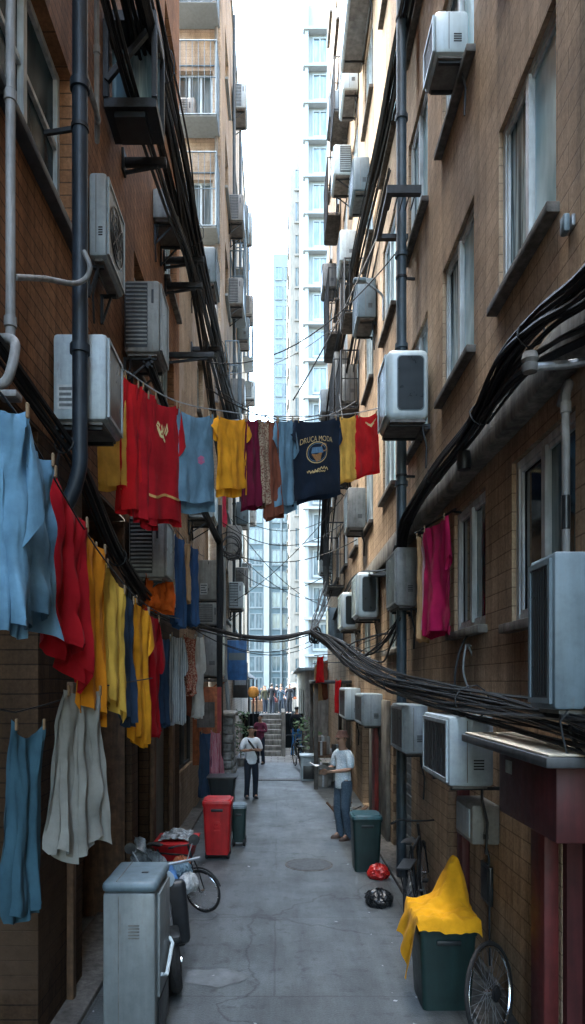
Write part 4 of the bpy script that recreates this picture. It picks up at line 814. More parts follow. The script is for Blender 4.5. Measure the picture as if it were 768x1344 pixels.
def garment(name, label, cat, A, B, L, m, flare=.0, fold=.03, nf=3, sag=.03, sleeves=None, thick=.025, hem=.012, back=.04, neck=None, seed=1, legs=False, skew=0, group=None, pegs=True, pinch=.0, lift=0):
    random.seed(seed); A = Vector(A); B = Vector(B); U = B - A; W = U.length; ud = Vector((U.x, U.y, 0)).normalized()
    nrm = Vector((ud.y, -ud.x, 0))
    if nrm.dot(Vector((0, 0, 0)) - Vector((A.x, A.y, 0))) < 0: nrm = -nrm
    ph = [random.uniform(0, 6.28) for _ in range(8)]; f = [nf*random.uniform(.8,1.2), nf*random.uniform(1.6,2.2), nf*random.uniform(2.8,3.4)]
    def disp(u, v, side):
        a = v**.55
        md = .45+1.1*abs(noise.noise(Vector((u*2.2+ph[2], v*2.4+ph[1], seed*.7))))+.25*v; u = u + .05*noise.noise(Vector((u*3, v*3.5, seed+9.)))
        d = fold*a*md*(.70*math.sin(6.283*f[0]*u+ph[0]+1.1*v+side) + .24*math.sin(6.283*f[1]*u+ph[1]-1.7*v+side*2) + .05*math.sin(6.283*f[2]*u+ph[2]+3*v))
        # pulled V folds from the two pegs
        for k, pu in enumerate((.07, .93)):
            dx = abs(u-pu); d += fold*.55*math.exp(-((dx - v*.75)/.07)**2)*math.exp(-v*3.2)*(1 if side == 0 else .4)
        d += fold*.5*(noise.noise(Vector((u*5+ph[3]*3, v*4, side*4+seed)))) + .008*noise.noise(Vector((u*14, v*10+ph[4], seed)))
        return d
    def P(u, v, side=0, off=0.):
        c = u-.5; wf = 1 + flare*v**.9 - pinch*math.sin(math.pi*min(1,v*1.1))*.5
        c2 = c*wf + skew*v/W
        top = A + U*(.5 + c2)
        z = top.z - sag*(1-(2*c)**2)*math.exp(-v*2.5) - v*L*(1 + hem*math.sin(6.283*u*1.3+ph[5]) + (back/L if side else 0)*v)
        e = math.sin(math.pi*min(max(u,.0),1))**.5
        dd = disp(u, v, side*1.7) + (thick*e*(.35+v*.65))*(1 if side == 0 else -1) + off
        return Vector((top.x, top.y, z)) + nrm*dd
    mb = MB(); nu, nv = 26, 26
    def loop(u0, u1):
        vs = []; 
        for j in range(nv+1):
            for i in range(nu): vs.append(P(u0+(u1-u0)*i/nu, j/nv, 0))
            for i in range(nu): vs.append(P(u1+(u0-u1)*i/nu, j/nv, 1))
        n = 2*nu
        mb.add(vs, [(j*n+i, j*n+(i+1)%n, (j+1)*n+(i+1)%n, (j+1)*n+i) for j in range(nv) for i in range(n)])
    loop(0, 1)
    if sleeves:
        for s, sp in zip((0, 1), sleeves if len(sleeves) == 2 else (sleeves, sleeves)):
            if sp is None: continue
            out, down, hh = sp; o = ud*(-1 if s == 0 else 1); vs = []; n = 14; nt = 8
            for j in range(nt+1):
                t = j/nt; c = P(s, .02+.5*hh/L) + o*(out*t**.8) - Vector((0,0,1))*(down*t**1.25) 
                pv = Vector((0,0,1))*(1-.25*t) + o*.55*t
                for k in range(n):
                    a = 6.283*k/n; wob = 1+.12*math.sin(3*a+ph[6]+t*3)
                    vs.append(c + pv*(hh/2*math.sin(a)*wob*(1-.08*t)) + nrm*((.022+.012*t)*math.cos(a)*wob))
            mb.add(vs, [(j*n+i, j*n+(i+1)%n, (j+1)*n+(i+1)%n, (j+1)*n+i) for j in range(nt) for i in range(n)])
    o = mb.build(name, m, smooth=60); tag(o, label, cat, group)
    if sleeves or name in ('top','dress','cloth','garment'):
        stroke(P, [(.02+.96*i/24, .968) for i in range(25)], .012, m, o, 'hem_seam', .003)
    if pegs:
        for pu in (.07, .93):
            q = P(pu, .0); k = MB(); k.box(q.x-.007,q.x+.007,q.y-.012,q.y+.012,q.z-.035,q.z+.035,.004,1); k.build('peg', PEG, o, local=True)
    return o, P
def wear(o): OFF[o] = Vector()
def stroke(P, pts, w, m, par, name='emblem', off=.007, closed=False):
    """printed stroke following the cloth surface, given in (u,v)"""
    mb = MB(); pts = [Vector(p) for p in pts]; n = len(pts); vs = []
    for i, p in enumerate(pts):
        a, b = (pts[i-1], pts[(i+1) % n]) if closed else (pts[max(i-1,0)], pts[min(i+1,n-1)])
        d = (b-a).normalized(); q = Vector((-d.y, d.x))*w/2
        vs += [P(*(p+q), 0, off), P(*(p-q), 0, off)]
    mb.add(vs, [(2*i, 2*i+1, (2*i+3) % (2*n), (2*i+2) % (2*n)) for i in range(n if closed else n-1)])
    return mb.build(name, m, par, smooth=0)
def text(P, s, u0, v0, size, m, par, aspect, arc=0, off=.007):
    cu = bpy.data.curves.new('text', 'FONT'); cu.body = s; cu.align_x = 'CENTER'; cu.size = 1
    to = bpy.data.objects.new('text', cu); COL.objects.link(to); dg = bpy.context.evaluated_depsgraph_get()
    me = bpy.data.meshes.new_from_object(to.evaluated_get(dg)); bpy.data.objects.remove(to)
    vs = []
    for v in me.vertices:
        x, y = v.co.x*size, v.co.y*size
        vs.append(P(u0 + x, v0 - y*aspect + arc*x*x, 0, off))
    MB().add(vs, [tuple(p.vertices) for p in me.polygons]).build('lettering', m, par, smooth=0); bpy.data.meshes.remove(me)
# the line across the alley
def RP(px, py, dy=0):
    k = (px-VX)/F; t = (1.6+6*k)/(3.1-4*k); return at(px, py, 6+4*t)
rope = [(118,470),(140,480),(165,489),(190,506),(220,524),(255,535),(285,540),(330,546),(385,548),(445,546),(480,541),(506,534)]
lw = thing('clothesline', RP(250,530), 'clothesline strung across the alley carrying the upper row of tees', 'clothesline')
MB().tube(smooth_path([RP(*p) + Vector((0,.012,.02)) for p in rope], 5), .007, 5).build('rope', M['cableW'], lw)
MB().tube([RP(506,534) + Vector((0,.012,.02)), Vector((XR, 10.3, 6.62))], .012, 6).build('tie', M['steel'], lw)
MB().tube([RP(118,470) + Vector((0,.012,.02)), Vector((XL, 6.0, 5.5))], .012, 6).build('tie', M['steel'], lw)
GL = 'clothes on the line across the alley'
def line(name, label, cat, a, b, L, m, **k):
    k['fold'] = k.get('fold', .03)*.62; k['thick'] = .035
    return garment(name, label, cat, RP(*a), RP(*b), L, m, group=GL, **k)
line('cloth', 'long yellow cloth at the left end of the upper line beside the stickered unit', 'cloth', (128,484), (166,492), 1.02, YEL, fold=.03, nf=2, seed=2)
line('cloth', 'bright red long garment next to the yellow cloth on the upper line', 'garment', (158,492), (188,508), 1.20, RED2, fold=.055, nf=2, seed=3, flare=.25)
line('shirt', 'folded red garment half behind the emblem shirt on the upper line', 'shirt', (178,503), (205,520), 1.25, RED, fold=.05, nf=2, seed=4, flare=.2)
o, P = line('tshirt', 'deep red tee with cream scribble emblem and gold band on the upper line', 't-shirt', (190,516), (234,531), 1.16, RED, fold=.04, nf=1.6, seed=5, flare=.20, sleeves=(None,(.035,.32,.22)), sag=.07)
E = [[(-.06,.0),(-.1,-.03),(-.13,.0),(-.08,.03),(-.05,.07),(-.02,.04),(-.03,-.01),(0,.06),(.03,.0),(.04,.06),(.08,.02),(.1,-.03),(.12,.03),(.07,.075)],[(.0,.06),(.02,.12),(.05,.14)],[(-.12,.02),(-.06,.09),(.0,.10)]]
for s in E: stroke(P, [(.48+x*1.25, .20+y*.95) for x, y in s], .028, CREAM, o)
stroke(P, [(.12+.85*i/20, .81+.012*math.sin(i*.5)) for i in range(21)], .022, pm('gold_band', (.40,.20,.06), .7, streak=0), o, 'gold_band')
o, P = line('tshirt', 'grey-blue tee with a small pink rosette on the upper line', 't-shirt', (232,535), (279,543), .93, GRB, fold=.04, nf=1.8, seed=6, flare=.20, sag=.07, back=.10)
for q in (.055, .034, .014): stroke(P, [(.60+q*1.1*math.cos(k*.52)*(1+.25*(k % 2)), .52+q*.7*math.sin(k*.52)*(1+.25*(k % 2))) for k in range(12)], .012, PINKP, o, 'rosette', closed=True)
line('tshirt', 'small orange tee with drooping sleeves in the middle of the upper line', 't-shirt', (284,545), (323,549), .78, AMB, fold=.035, nf=2, seed=7, sleeves=(.05,.10,.20), sag=.04, back=.08, pinch=.12)
line('garment', 'narrow maroon garment beside the orange tee on the upper line', 'garment', (322,549), (338,550), .98, MAR, fold=.06, nf=2, seed=8, flare=.6)
line('garment', 'beige printed garment on the upper line between maroon and brown clothes', 'garment', (340,550), (352,551), .97, BEI, fold=.05, nf=2, seed=9, flare=.5)
line('garment', 'brown-red narrow garment hanging lowest in the middle of the upper line', 'garment', (350,551), (364,551), 1.12, BRN, fold=.06, nf=2, seed=10, flare=.8, skew=.04)
line('shirt', 'slate blue shirt left of the navy printed tee', 'shirt', (362,551), (384,550), 1.02, GRB, fold=.05, nf=2, seed=12, flare=.55, sleeves=((.03,.2,.2),(.05,.3,.2)), back=.1)
o, P = line('tshirt', 'navy tee with arched lettering and a round globe print on the upper line', 't-shirt', (386,551), (444,547), .98, NVT, fold=.03, nf=1.6, seed=13, flare=.12, sag=.05, back=.06, sleeves=((.03,.16,.22),(.02,.22,.2)))
text(P, 'DRUCA MODA', .46, .275, .105, CREAM, o, 1.0, arc=.35)
for r, w, m_ in ((.205,.014,CREAM),(.175,.008,BLUP)): stroke(P, [(.46+r*math.cos(k*.2618), .43+r*.70*math.sin(k*.2618)) for k in range(24)], w, m_, o, 'globe_ring', closed=True)
for i in range(8): stroke(P, [(.46+.14*math.cos(t)*.9, .43-.015*i+.0) for t in (2.9-.1*i, 1.57, .25+.1*i)], .02, BLUP, o, 'globe_top') if i < 5 else None
for i in range(6): stroke(P, [(.35+.015*i, .455+.016*i), (.44, .47+.016*i), (.56-.008*i, .44+.018*i)], .022, ORP, o, 'globe_land')
stroke(P, [(.60+.06*math.cos(k*.7), .37+.05*math.sin(k*.7)) for k in range(9)], .018, ORP, o, 'globe_flame')
stroke(P, [(.26+.42*i/24, .665+.018*math.sin(i*1.9)+.02*math.sin(i*.26)) for i in range(25)], .016, CREAM, o, 'script_line')
stroke(P, [(.32+.30*i/18, .69+.012*math.sin(i*2.7)) for i in range(19)], .012, CREAM, o, 'script_line')
line('cloth', 'yellow cloth between the navy tee and the red top on the upper line', 'cloth', (446,547), (467,544), .86, YEL, fold=.03, nf=2, seed=14, sag=.04)
o, P = line('top', 'bright red top with a cream wing motif ending the upper line on the right', 'top', (467,545), (495,541), .84, RED2, fold=.03, nf=1.7, seed=15, flare=.22, sag=.05)
stroke(P, [(.40,.10),(.52,.145),(.60,.165),(.70,.145),(.88,.09)], .03, CREAM, o); stroke(P, [(.48,.145),(.60,.19),(.78,.145)], .025, CREAM, o); stroke(P, [(.56,.18),(.61,.205),(.67,.18)], .02, CREAM, o)
# the line along the left wall
GW = 'clothes along the left wall'
rope2 = [at(-40,470,2.6), at(18,538,3.1), at(62,612,3.7), at(104,684,4.2), at(140,738,4.8), at(178,783,5.8), at(212,806,7.0), at(236,812,8.6)]
lw2 = thing('clothesline', rope2[2], 'clothesline running along the left wall above the blue and red clothes', 'clothesline')
MB().tube(smooth_path(rope2, 5), .006, 5).build('rope', M['cable'], lw2)
def wl(name, label, cat, a, b, L, m, **k):
    return garment(name, label, cat, at(*a), at(*b), L, m, group=GW, **k)
wl('shirt', 'light blue shirt partly cut by the left picture edge', 'shirt', (-30,520,3.0), (34,543,3.15), .98, SKY, fold=.085, nf=1.7, seed=31, flare=.25, sleeves=(None,(.02,.42,.22)))
wl('shirt', 'large light blue shirt with an open neckline nearest on the left wall line', 'shirt', (22,548,3.3), (60,604,3.62), .86, SKY, fold=.08, nf=1.6, seed=32, flare=.42, sag=.06, skew=.03, back=.06)
wl('dress', 'long deep red dress behind the light blue shirts', 'dress', (62,612,4.0), (108,690,4.35), .92, RED, fold=.075, nf=2.6, seed=33, flare=.40, back=.10, thick=.05, skew=-.02)
wl('cloth', 'narrow red cloth between the red dress and the orange shirts', 'cloth', (100,690,4.5), (122,718,4.75), .98, RED, fold=.05, nf=2, seed=34)
wl('shirt', 'orange shirt hanging after the red dress on the left wall line', 'shirt', (106,688,4.5), (133,722,4.8), 1.18, ORG, fold=.05, nf=2, seed=35, flare=.15, thick=.05)
wl('shirt', 'mustard shirt with cream tone beside the orange shirt on the left wall', 'shirt', (136,736,4.9), (161,776,5.15), .93, MUS, fold=.045, nf=2, seed=36, flare=.18, sag=.02)
wl('trousers', 'dark navy trousers between mustard and amber clothes on the left wall', 'trousers', (160,772,5.4), (174,788,5.7), 1.02, NAV, fold=.05, nf=2, seed=37, flare=.2)
wl('shirt', 'amber shirt with a drooping sleeve on the left wall line', 'shirt', (174,784,5.9), (193,802,6.2), 1.20, AMB, fold=.045, nf=2, seed=38, flare=.25, sleeves=(None,(.03,.22,.2)))
wl('shirt', 'dark red shirt with a flared sleeve last on the near left wall line', 'shirt', (190,798,6.5), (206,812,6.9), 1.17, RED, fold=.05, nf=2, seed=39, flare=.2, sleeves=(None,(.12,.35,.22)))
lw3 = thing('clothesline', at(40,940,4.2), 'low clothesline behind, carrying the sheer blue top and white skirt', 'clothesline')
MB().tube([at(-30,925,3.6), at(20,935,4.05), at(60,925,4.35), at(140,900,4.9), at(200,890,6.0)], .005, 5).build('rope', M['cable'], lw3)
wl('top', 'sheer pale blue top low at the left edge in deep shade', 'top', (12,944,4.1), (56,944,4.35), 1.18, BLV, fold=.05, nf=1.8, seed=40, flare=.12, sag=.12, back=.05, skew=-.03)
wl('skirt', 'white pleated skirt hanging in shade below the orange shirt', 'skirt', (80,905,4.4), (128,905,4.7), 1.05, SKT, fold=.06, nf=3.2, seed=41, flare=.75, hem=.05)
# clothes further along the left wall
GM = 'clothes further along the left wall'
lw4 = thing('clothesline', (-1.35,9,4.55), 'cord along the left wall holding the jeans', 'clothesline')
MB().tube(smooth_path([(-1.4,7.2,4.2),(-1.34,8.2,4.52),(-1.33,9.2,4.6),(-1.32,10.4,4.62),(-1.3,12,4.8)], 4), .007, 5).build('rope', M['cable'], lw4)
def ml(name, label, cat, a, b, L, m, **k): return garment(name, label, cat, at(*a), at(*b), L, m, group=GM, **k)
ml('cloth', 'short orange-red cloth hanging under the shaded louvred unit', 'cloth', (190,752,7.7), (228,764,8.1), .36, cm('orange_red_cotton', (.55,.10,.012)), fold=.05, nf=4, seed=51)
ml('cloth', 'thin white strip of cloth beside the blue jeans', 'cloth', (221,690,8.3), (228,697,8.5), .95, WHT, fold=.03, nf=1, seed=52)
ml('trousers', 'blue jeans nearest on the left, right of the white strip', 'jeans', (228,700,8.6), (241,708,8.9), 1.13, JEAN, fold=.05, nf=2, seed=53, flare=.3)
ml('cloth', 'tan cloth between the two pairs of blue jeans', 'cloth', (241,709,9.0), (249,713,9.2), .78, TAN, fold=.04, nf=2, seed=54)
ml('trousers', 'darker blue jeans beside the wooden strip on the left wall', 'jeans', (248,714,9.4), (259,720,9.7), 1.08, JEAN, fold=.05, nf=2, seed=55)
ml('shirt', 'grey-white striped shirt hanging from the crossing bundle', 'shirt', (222,832,9.0), (240,836,9.3), 1.15, GRW, fold=.05, nf=2.4, seed=56, flare=.25, sleeves=(None,(.04,.35,.2)))
ml('garment', 'brown and red printed garment between the two pale shirts', 'garment', (241,832,9.6), (256,838,9.9), .80, BRP, fold=.05, nf=2, seed=57)
ml('trousers', 'brown trousers showing under the printed garment', 'trousers', (243,850,10.1), (256,854,10.3), .95, BRN, fold=.04, nf=2, seed=58)
ml('shirt', 'plain white shirt right of the brown printed garment', 'shirt', (255,832,10.1), (266,836,10.4), 1.20, WHT, fold=.04, nf=2, seed=59, flare=.2, sleeves=(None,(.03,.4,.18)))
ml('garment', 'dark navy garment behind the grey-white striped shirt', 'garment', (208,835,8.6), (222,838,8.8), 1.1, NAV, fold=.04, nf=2, seed=60)
ml('cloth', 'pink and red cloth strip hanging above the coil on the left', 'cloth', (288,636,17.4), (297,640,17.8), 1.0, cm('raspberry_cotton', (.60,.05,.12)), fold=.04, nf=2, seed=61)
ml('cloth', 'dark hanging drape beside the pink cloth near the red bin', 'cloth', (262,960,12.4), (277,962,12.6), 1.15, NAV, fold=.06, nf=3, seed=62, flare=.2)
ml('cloth', 'streaky pink cloth hanging over the black tub on the left', 'cloth', (276,958,12.5), (288,962,12.9), .92, cm('pink_stripe_cotton', (.42,.08,.14), pattern='stripe', col2=(.50,.33,.36)), fold=.05, nf=2, seed=63, flare=.6, skew=.14)
# right side clothes
GRR = 'clothes on the right wall'
garment('cloth', 'magenta shirt hanging below the ledge beside the lower right window', 'shirt', at(560,694,7.3), at(590,676,6.75), 1.13, MAG, fold=.06, nf=2, seed=71, flare=.25, group=GRR, sleeves=(None,(.03,.35,.2)), thick=.05)
garment('cloth', 'beige cloth behind the magenta shirt on the right wall', 'cloth', at(549,704,7.6), at(562,698,7.4), 1.14, TAN, fold=.04, nf=2, seed=72, group=GRR)
garment('cloth', 'pale pink cloth between the beige and magenta clothes', 'cloth', at(556,706,7.45), at(570,696,7.3), 1.0, PNK, fold=.05, nf=2, seed=73, group=GRR)
lw5 = thing('clothes_rail', (1.7,7.2,4.3), 'dark rail under the ledge holding the magenta shirt', 'rail')
MB().tube([at(545,704,7.75) + Vector((0,0,.03)), at(598,672,6.65) + Vector((0,0,.03))], .012, 6).build('rail', M['iron'], lw5)
for p in (at(548,703,7.7), at(594,675,6.7)): MB().tube([p + Vector((0,0,.03)), Vector((XR, p.y+.05, p.z+.03))], .012, 6).build('tie', M['iron'], lw5)
garment('cloth', 'small red cloth hanging by the cable knot', 'cloth', at(416,861,16.0), at(424,861,16.2), .58, RED2, fold=.05, nf=2, seed=74, group=GRR)
garment('cloth', 'tan cloth hanging beneath the small red cloth', 'cloth', at(413,872,16.6), at(422,872,16.8), .85, TAN, fold=.05, nf=2, seed=75, group=GRR)
garment('cloth', 'brown cloth beside the tan one by the cable knot', 'cloth', at(422,866,16.9), at(430,866,17.0), .95, BRN, fold=.05, nf=2, seed=76, group=GRR)
garment('cloth', 'red and white cloth half hidden behind the farthest low unit', 'cloth', at(440,892,16.2), at(447,892,16.4), .75, RED2, fold=.05, nf=2, seed=77, group=GRR)
t = thing('clothes_rail', (.95,16.5,3.2), 'thin rail by the cable knot holding small cloths', 'rail')
MB().tube([(1.8,16.2,3.3),(.85,16.1,3.22)], .012, 6).build('rail', M['iron'], t); MB().tube([(1.8,16.9,3.1),(.85,16.8,3.05)], .012, 6).build('rail', M['iron'], t)
# ---------------------------------------------------------------- bins
def taper_box(mb, cx, cy, z0, z1, a0, b0, a1, b1, r=.03, n=4):
    def loop(a, b, z):
        out = []
        for (sx, sy, q) in ((1,1,0),(-1,1,1),(-1,-1,2),(1,-1,3)):
            for k in range(n+1):
                t = math.pi/2*(q+k/n); out.append((cx+sx*(a-r)+r*math.cos(t), cy+sy*(b-r)+r*math.sin(t), z))
        return out
    L0, L1 = loop(a0, b0, z0), loop(a1, b1, z1); m = len(L0)
    return mb.add(L0+L1, [tuple(range(m)), tuple(range(m, 2*m))] + [(i, (i+1) % m, m+(i+1) % m, m+i) for i in range(m)])
def wheelie(cx, cy, w, d, h, m, label, lidm=None, wheels=True, open_top=False):
    t = thing('wheelie_bin', (cx, cy, 0), label, 'bin', 'plastic bins standing in the alley')
    zb = .07 if wheels else .0
    taper_box(MB(), cx, cy, zb, h-.07, w*.40, d*.40, w*.47, d*.47, .04).build('body', m, t)
    taper_box(MB(), cx, cy, h-.095, h-.055, w*.49, d*.49, w*.50, d*.50, .045).build('rim', m, t)
    l = MB(); taper_box(l, cx, cy, h-.053, h-.02, w*.50, d*.51, w*.49, d*.50, .045); taper_box(l, cx, cy, h-.019, h, w*.45, d*.46, w*.42, d*.43, .05); l.build('lid', lidm or m, t)
    MB().tube([(cx-w*.3, cy+d*.53, h-.06), (cx+w*.3, cy+d*.53, h-.06)], .014, 8).build('handle', m, t)
    MB().box(cx-w*.2, cx+w*.2, cy-d*.5-.004, cy-d*.47, h-.17, h-.13, .008).build('grip', M['binK'], t)
    if wheels:
        for s in (-1, 1):
            MB().lathe([(.0,-.022),(.05,-.022),(.065,-.014),(.065,.014),(.05,.022),(0,.022)], (cx+s*w*.36, cy-d*.25, .066), 14, 'x').build('wheel', M['tyre'], t)
            MB().lathe([(.0,-.022),(.05,-.022),(.065,-.014),(.065,.014),(.05,.022),(0,.022)], (cx+s*w*.36, cy+d*.32, .066), 14, 'x').build('wheel', M['tyre'], t)
        MB().tube([(cx-w*.36, cy+d*.32, .066), (cx+w*.36, cy+d*.32, .066)], .012, 6).build('axle', M['steel'], t)
    return t
rbn = wheelie(-.89, 10.2, .44, .46, .88, M['binR'], 'bright red wheelie bin on castors on the left')
e = MB(); e.tube([(-.89+.05*math.cos(k*.393), 9.985, .52+.05*math.sin(k*.393)) for k in range(16)], .004, 4, True); e.tube([(-.89+.03*math.cos(k*.785), 9.985, .52+.03*math.sin(k*.785)) for k in range(8)], .004, 4, True); e.box(-.93,-.85,9.983,9.99,.42,.44); e.build('embossed_badge', M['binR'], rbn)
wheelie(-.62, 10.95, .24, .36, .66, M['binG'], 'slim dark green bin just behind the red wheelie bin', M['acB'])
wheelie(1.22, 9.55, .42, .44, .78, M['binG'], 'dark green lidded bin beside the man in the hat', pm('blue_green_lid', (.03,.10,.12), .4), wheels=False)
wheelie(1.34, 5.62, .48, .50, .70, M['binG'], 'large dark green bin under the yellow cloth on the right', wheels=False)
# yellow cloth over the bin
def drape():
    cx, cy, h = 1.34, 5.62, .712; mb = MB(); NU, NV = 80, 64
    def fn(u, v):
        x = -.30 + .60*u; y = -.27 + .54*v            # flat cloth in bin-local metres, left side hangs
        s = u*.98 - .40                                 # distance along cloth; <0 hangs off the left edge
        X = cx - .245 + max(s, 0)*.86; z = h; Y = cy + y
        wob = .045*abs(noise.noise(Vector((u*6, v*5, 2)))) + .035*abs(noise.noise(Vector((u*3+v*9, v*3-u*6, 8)))) + .012*noise.noise(Vector((u*16, v*13, 5)))
        if s < 0:
            X = cx - .255 + s*.15 + .02*math.sin(v*15+s*6)*min(1,-s*5); z = h + s*(1.0 + .18*math.sin(v*5+1) - .35*v); Y = cy + y*(.92+.2*s) - .05*s
        else:
            dx = X-(cx+.115)-.10*(Y-cy); pk = math.exp(-((abs(dx)/(.12 if dx < 0 else .105))**(1.7 if dx < 0 else 3) + (abs(Y-(cy+.17))/.13)**2.2)); z += .33*pk + .02*pk*math.sin(X*70+Y*40) + .05*math.exp(-((X-(cx+.10))/.16)**2-((Y-(cy+.16))/.2)**2)
            z += .05*math.exp(-((Y-(cy+.02)-(X-cx)*.5)/.05)**2)*min(1, s*6) + wob + .016
            if X > cx+.22: z -= (X-cx-.22)*.9
            z -= .05*max(0, (v < .06)*(.06-v)/.06)
        if v < .08 and s >= 0: z -= (.08-v)*.55; Y -= .012
        return (X, Y, z)
    mb.grid(fn, NU, NV); return mb
o = solo('yellow_cloth', drape(), cm('saffron_cotton', (.70,.33,.012), trans=.05), 'saffron yellow cloth draped over the large green bin, peaked at the back', 'cloth', smooth=70)
wear(o); random.seed(9)
f = MB()
for k in range(26):
    y = 5.40+.42*k/26; f.tube([(1.058+random.uniform(-.01,.01), y, .30+random.uniform(-.02,.03)), (1.05+random.uniform(-.02,.01), y+random.uniform(-.01,.01), .25+random.uniform(-.02,.02))], .004, 3)
# tub and crates
tb = thing('black_tub', (-.98,12.1,0), 'black plastic tub standing behind the red wheelie bin', 'tub')
taper_box(MB(), -.98, 12.1, 0, .62, .19,.2,.21,.22,.04).build('stand', M['binK'], tb); taper_box(MB(), -.98, 12.1, .62, .92, .20,.2,.24,.24,.05).build('tub', M['binK'], tb); taper_box(MB(), -.98,12.1,.92,.95,.26,.26,.26,.26,.05).build('rim', M['dark'], tb)
# bags
def bag(name, cx, cy, rx, ry, h, m, label, seed):
    mb = MB(); random.seed(seed)
    def fn(u, v):
        a = u*2*math.pi; t = v
        r = (math.sin(math.pi*(.30+.65*t))**.75) * (1 + .12*noise.noise(Vector((math.cos(a)*2, math.sin(a)*2, t*3+seed))) + .07*math.sin(a*7+t*5+seed)*t)
        if t > .86: r *= .45+.25*math.sin(a*5)**2
        r *= 1 - .22*abs(noise.noise(Vector((math.cos(a)*3.2, math.sin(a)*3.2, t*4+seed*2)))) - .16*abs(noise.noise(Vector((math.cos(a)*8, math.sin(a)*8, t*8+seed))))
        return (cx + rx*r*math.cos(a), cy + ry*r*math.sin(a), h*(t**.85) + .01*math.sin(a*5))
    mb.grid(fn, 64, 30); o = solo(name, mb, m, label, 'bag', smooth=25); return o
bag('rubbish_bag', 1.33, 9.1, .155, .14, .19, M['bagred'], 'knotted red plastic bag at the foot of the green bin on the right', 2)
bag('rubbish_bag', 1.18, 8.0, .17, .18, .19, M['bagblk'], 'squat black bag on the ground left of the parked bicycle', 5)
# ---------------------------------------------------------------- bicycles
def wheel(par, c, r, axis_dir, spokes=22, tm='tyre', name='wheel', fork=False):
    """wheel with axle along axis_dir: tyre mesh, its rim, spokes and hub as sub-parts"""
    c = Vector(c); ax = Vector(axis_dir).normalized(); u = ax.cross(Vector((0,0,1))).normalized(); w = u.cross(ax)
    C = lambda rr, n=40: [c + (u*math.cos(2*math.pi*k/n) + w*math.sin(2*math.pi*k/n))*rr for k in range(n)]
    ty = MB().tube(C(r-.016), .016, 8, True).build(name, M[tm], par)
    OFF[ty] = OFF[par]
    MB().tube(C(r-.04), .010, 6, True).build('rim', M['chrome'], ty)
    s = MB(); random.seed(int(r*1000))
    for k in range(spokes):
        a = 2*math.pi*k/spokes; q = a + (.5 if k % 2 else -.5); sd = ax*(.025 if k % 4 < 2 else -.025)
        s.tube([c + sd + (u*math.cos(q)+w*math.sin(q))*.02, c + (u*math.cos(a)+w*math.sin(a))*(r-.045)], .0016, 4)
    s.build('spokes', M['steel'], ty)
    MB().tube([c-ax*.05, c-ax*.03, c-ax*.03, c+ax*.03, c+ax*.03, c+ax*.05], [.006,.006,.022,.022,.006,.006], 10).build('hub', M['chrome'], ty)
    return ty
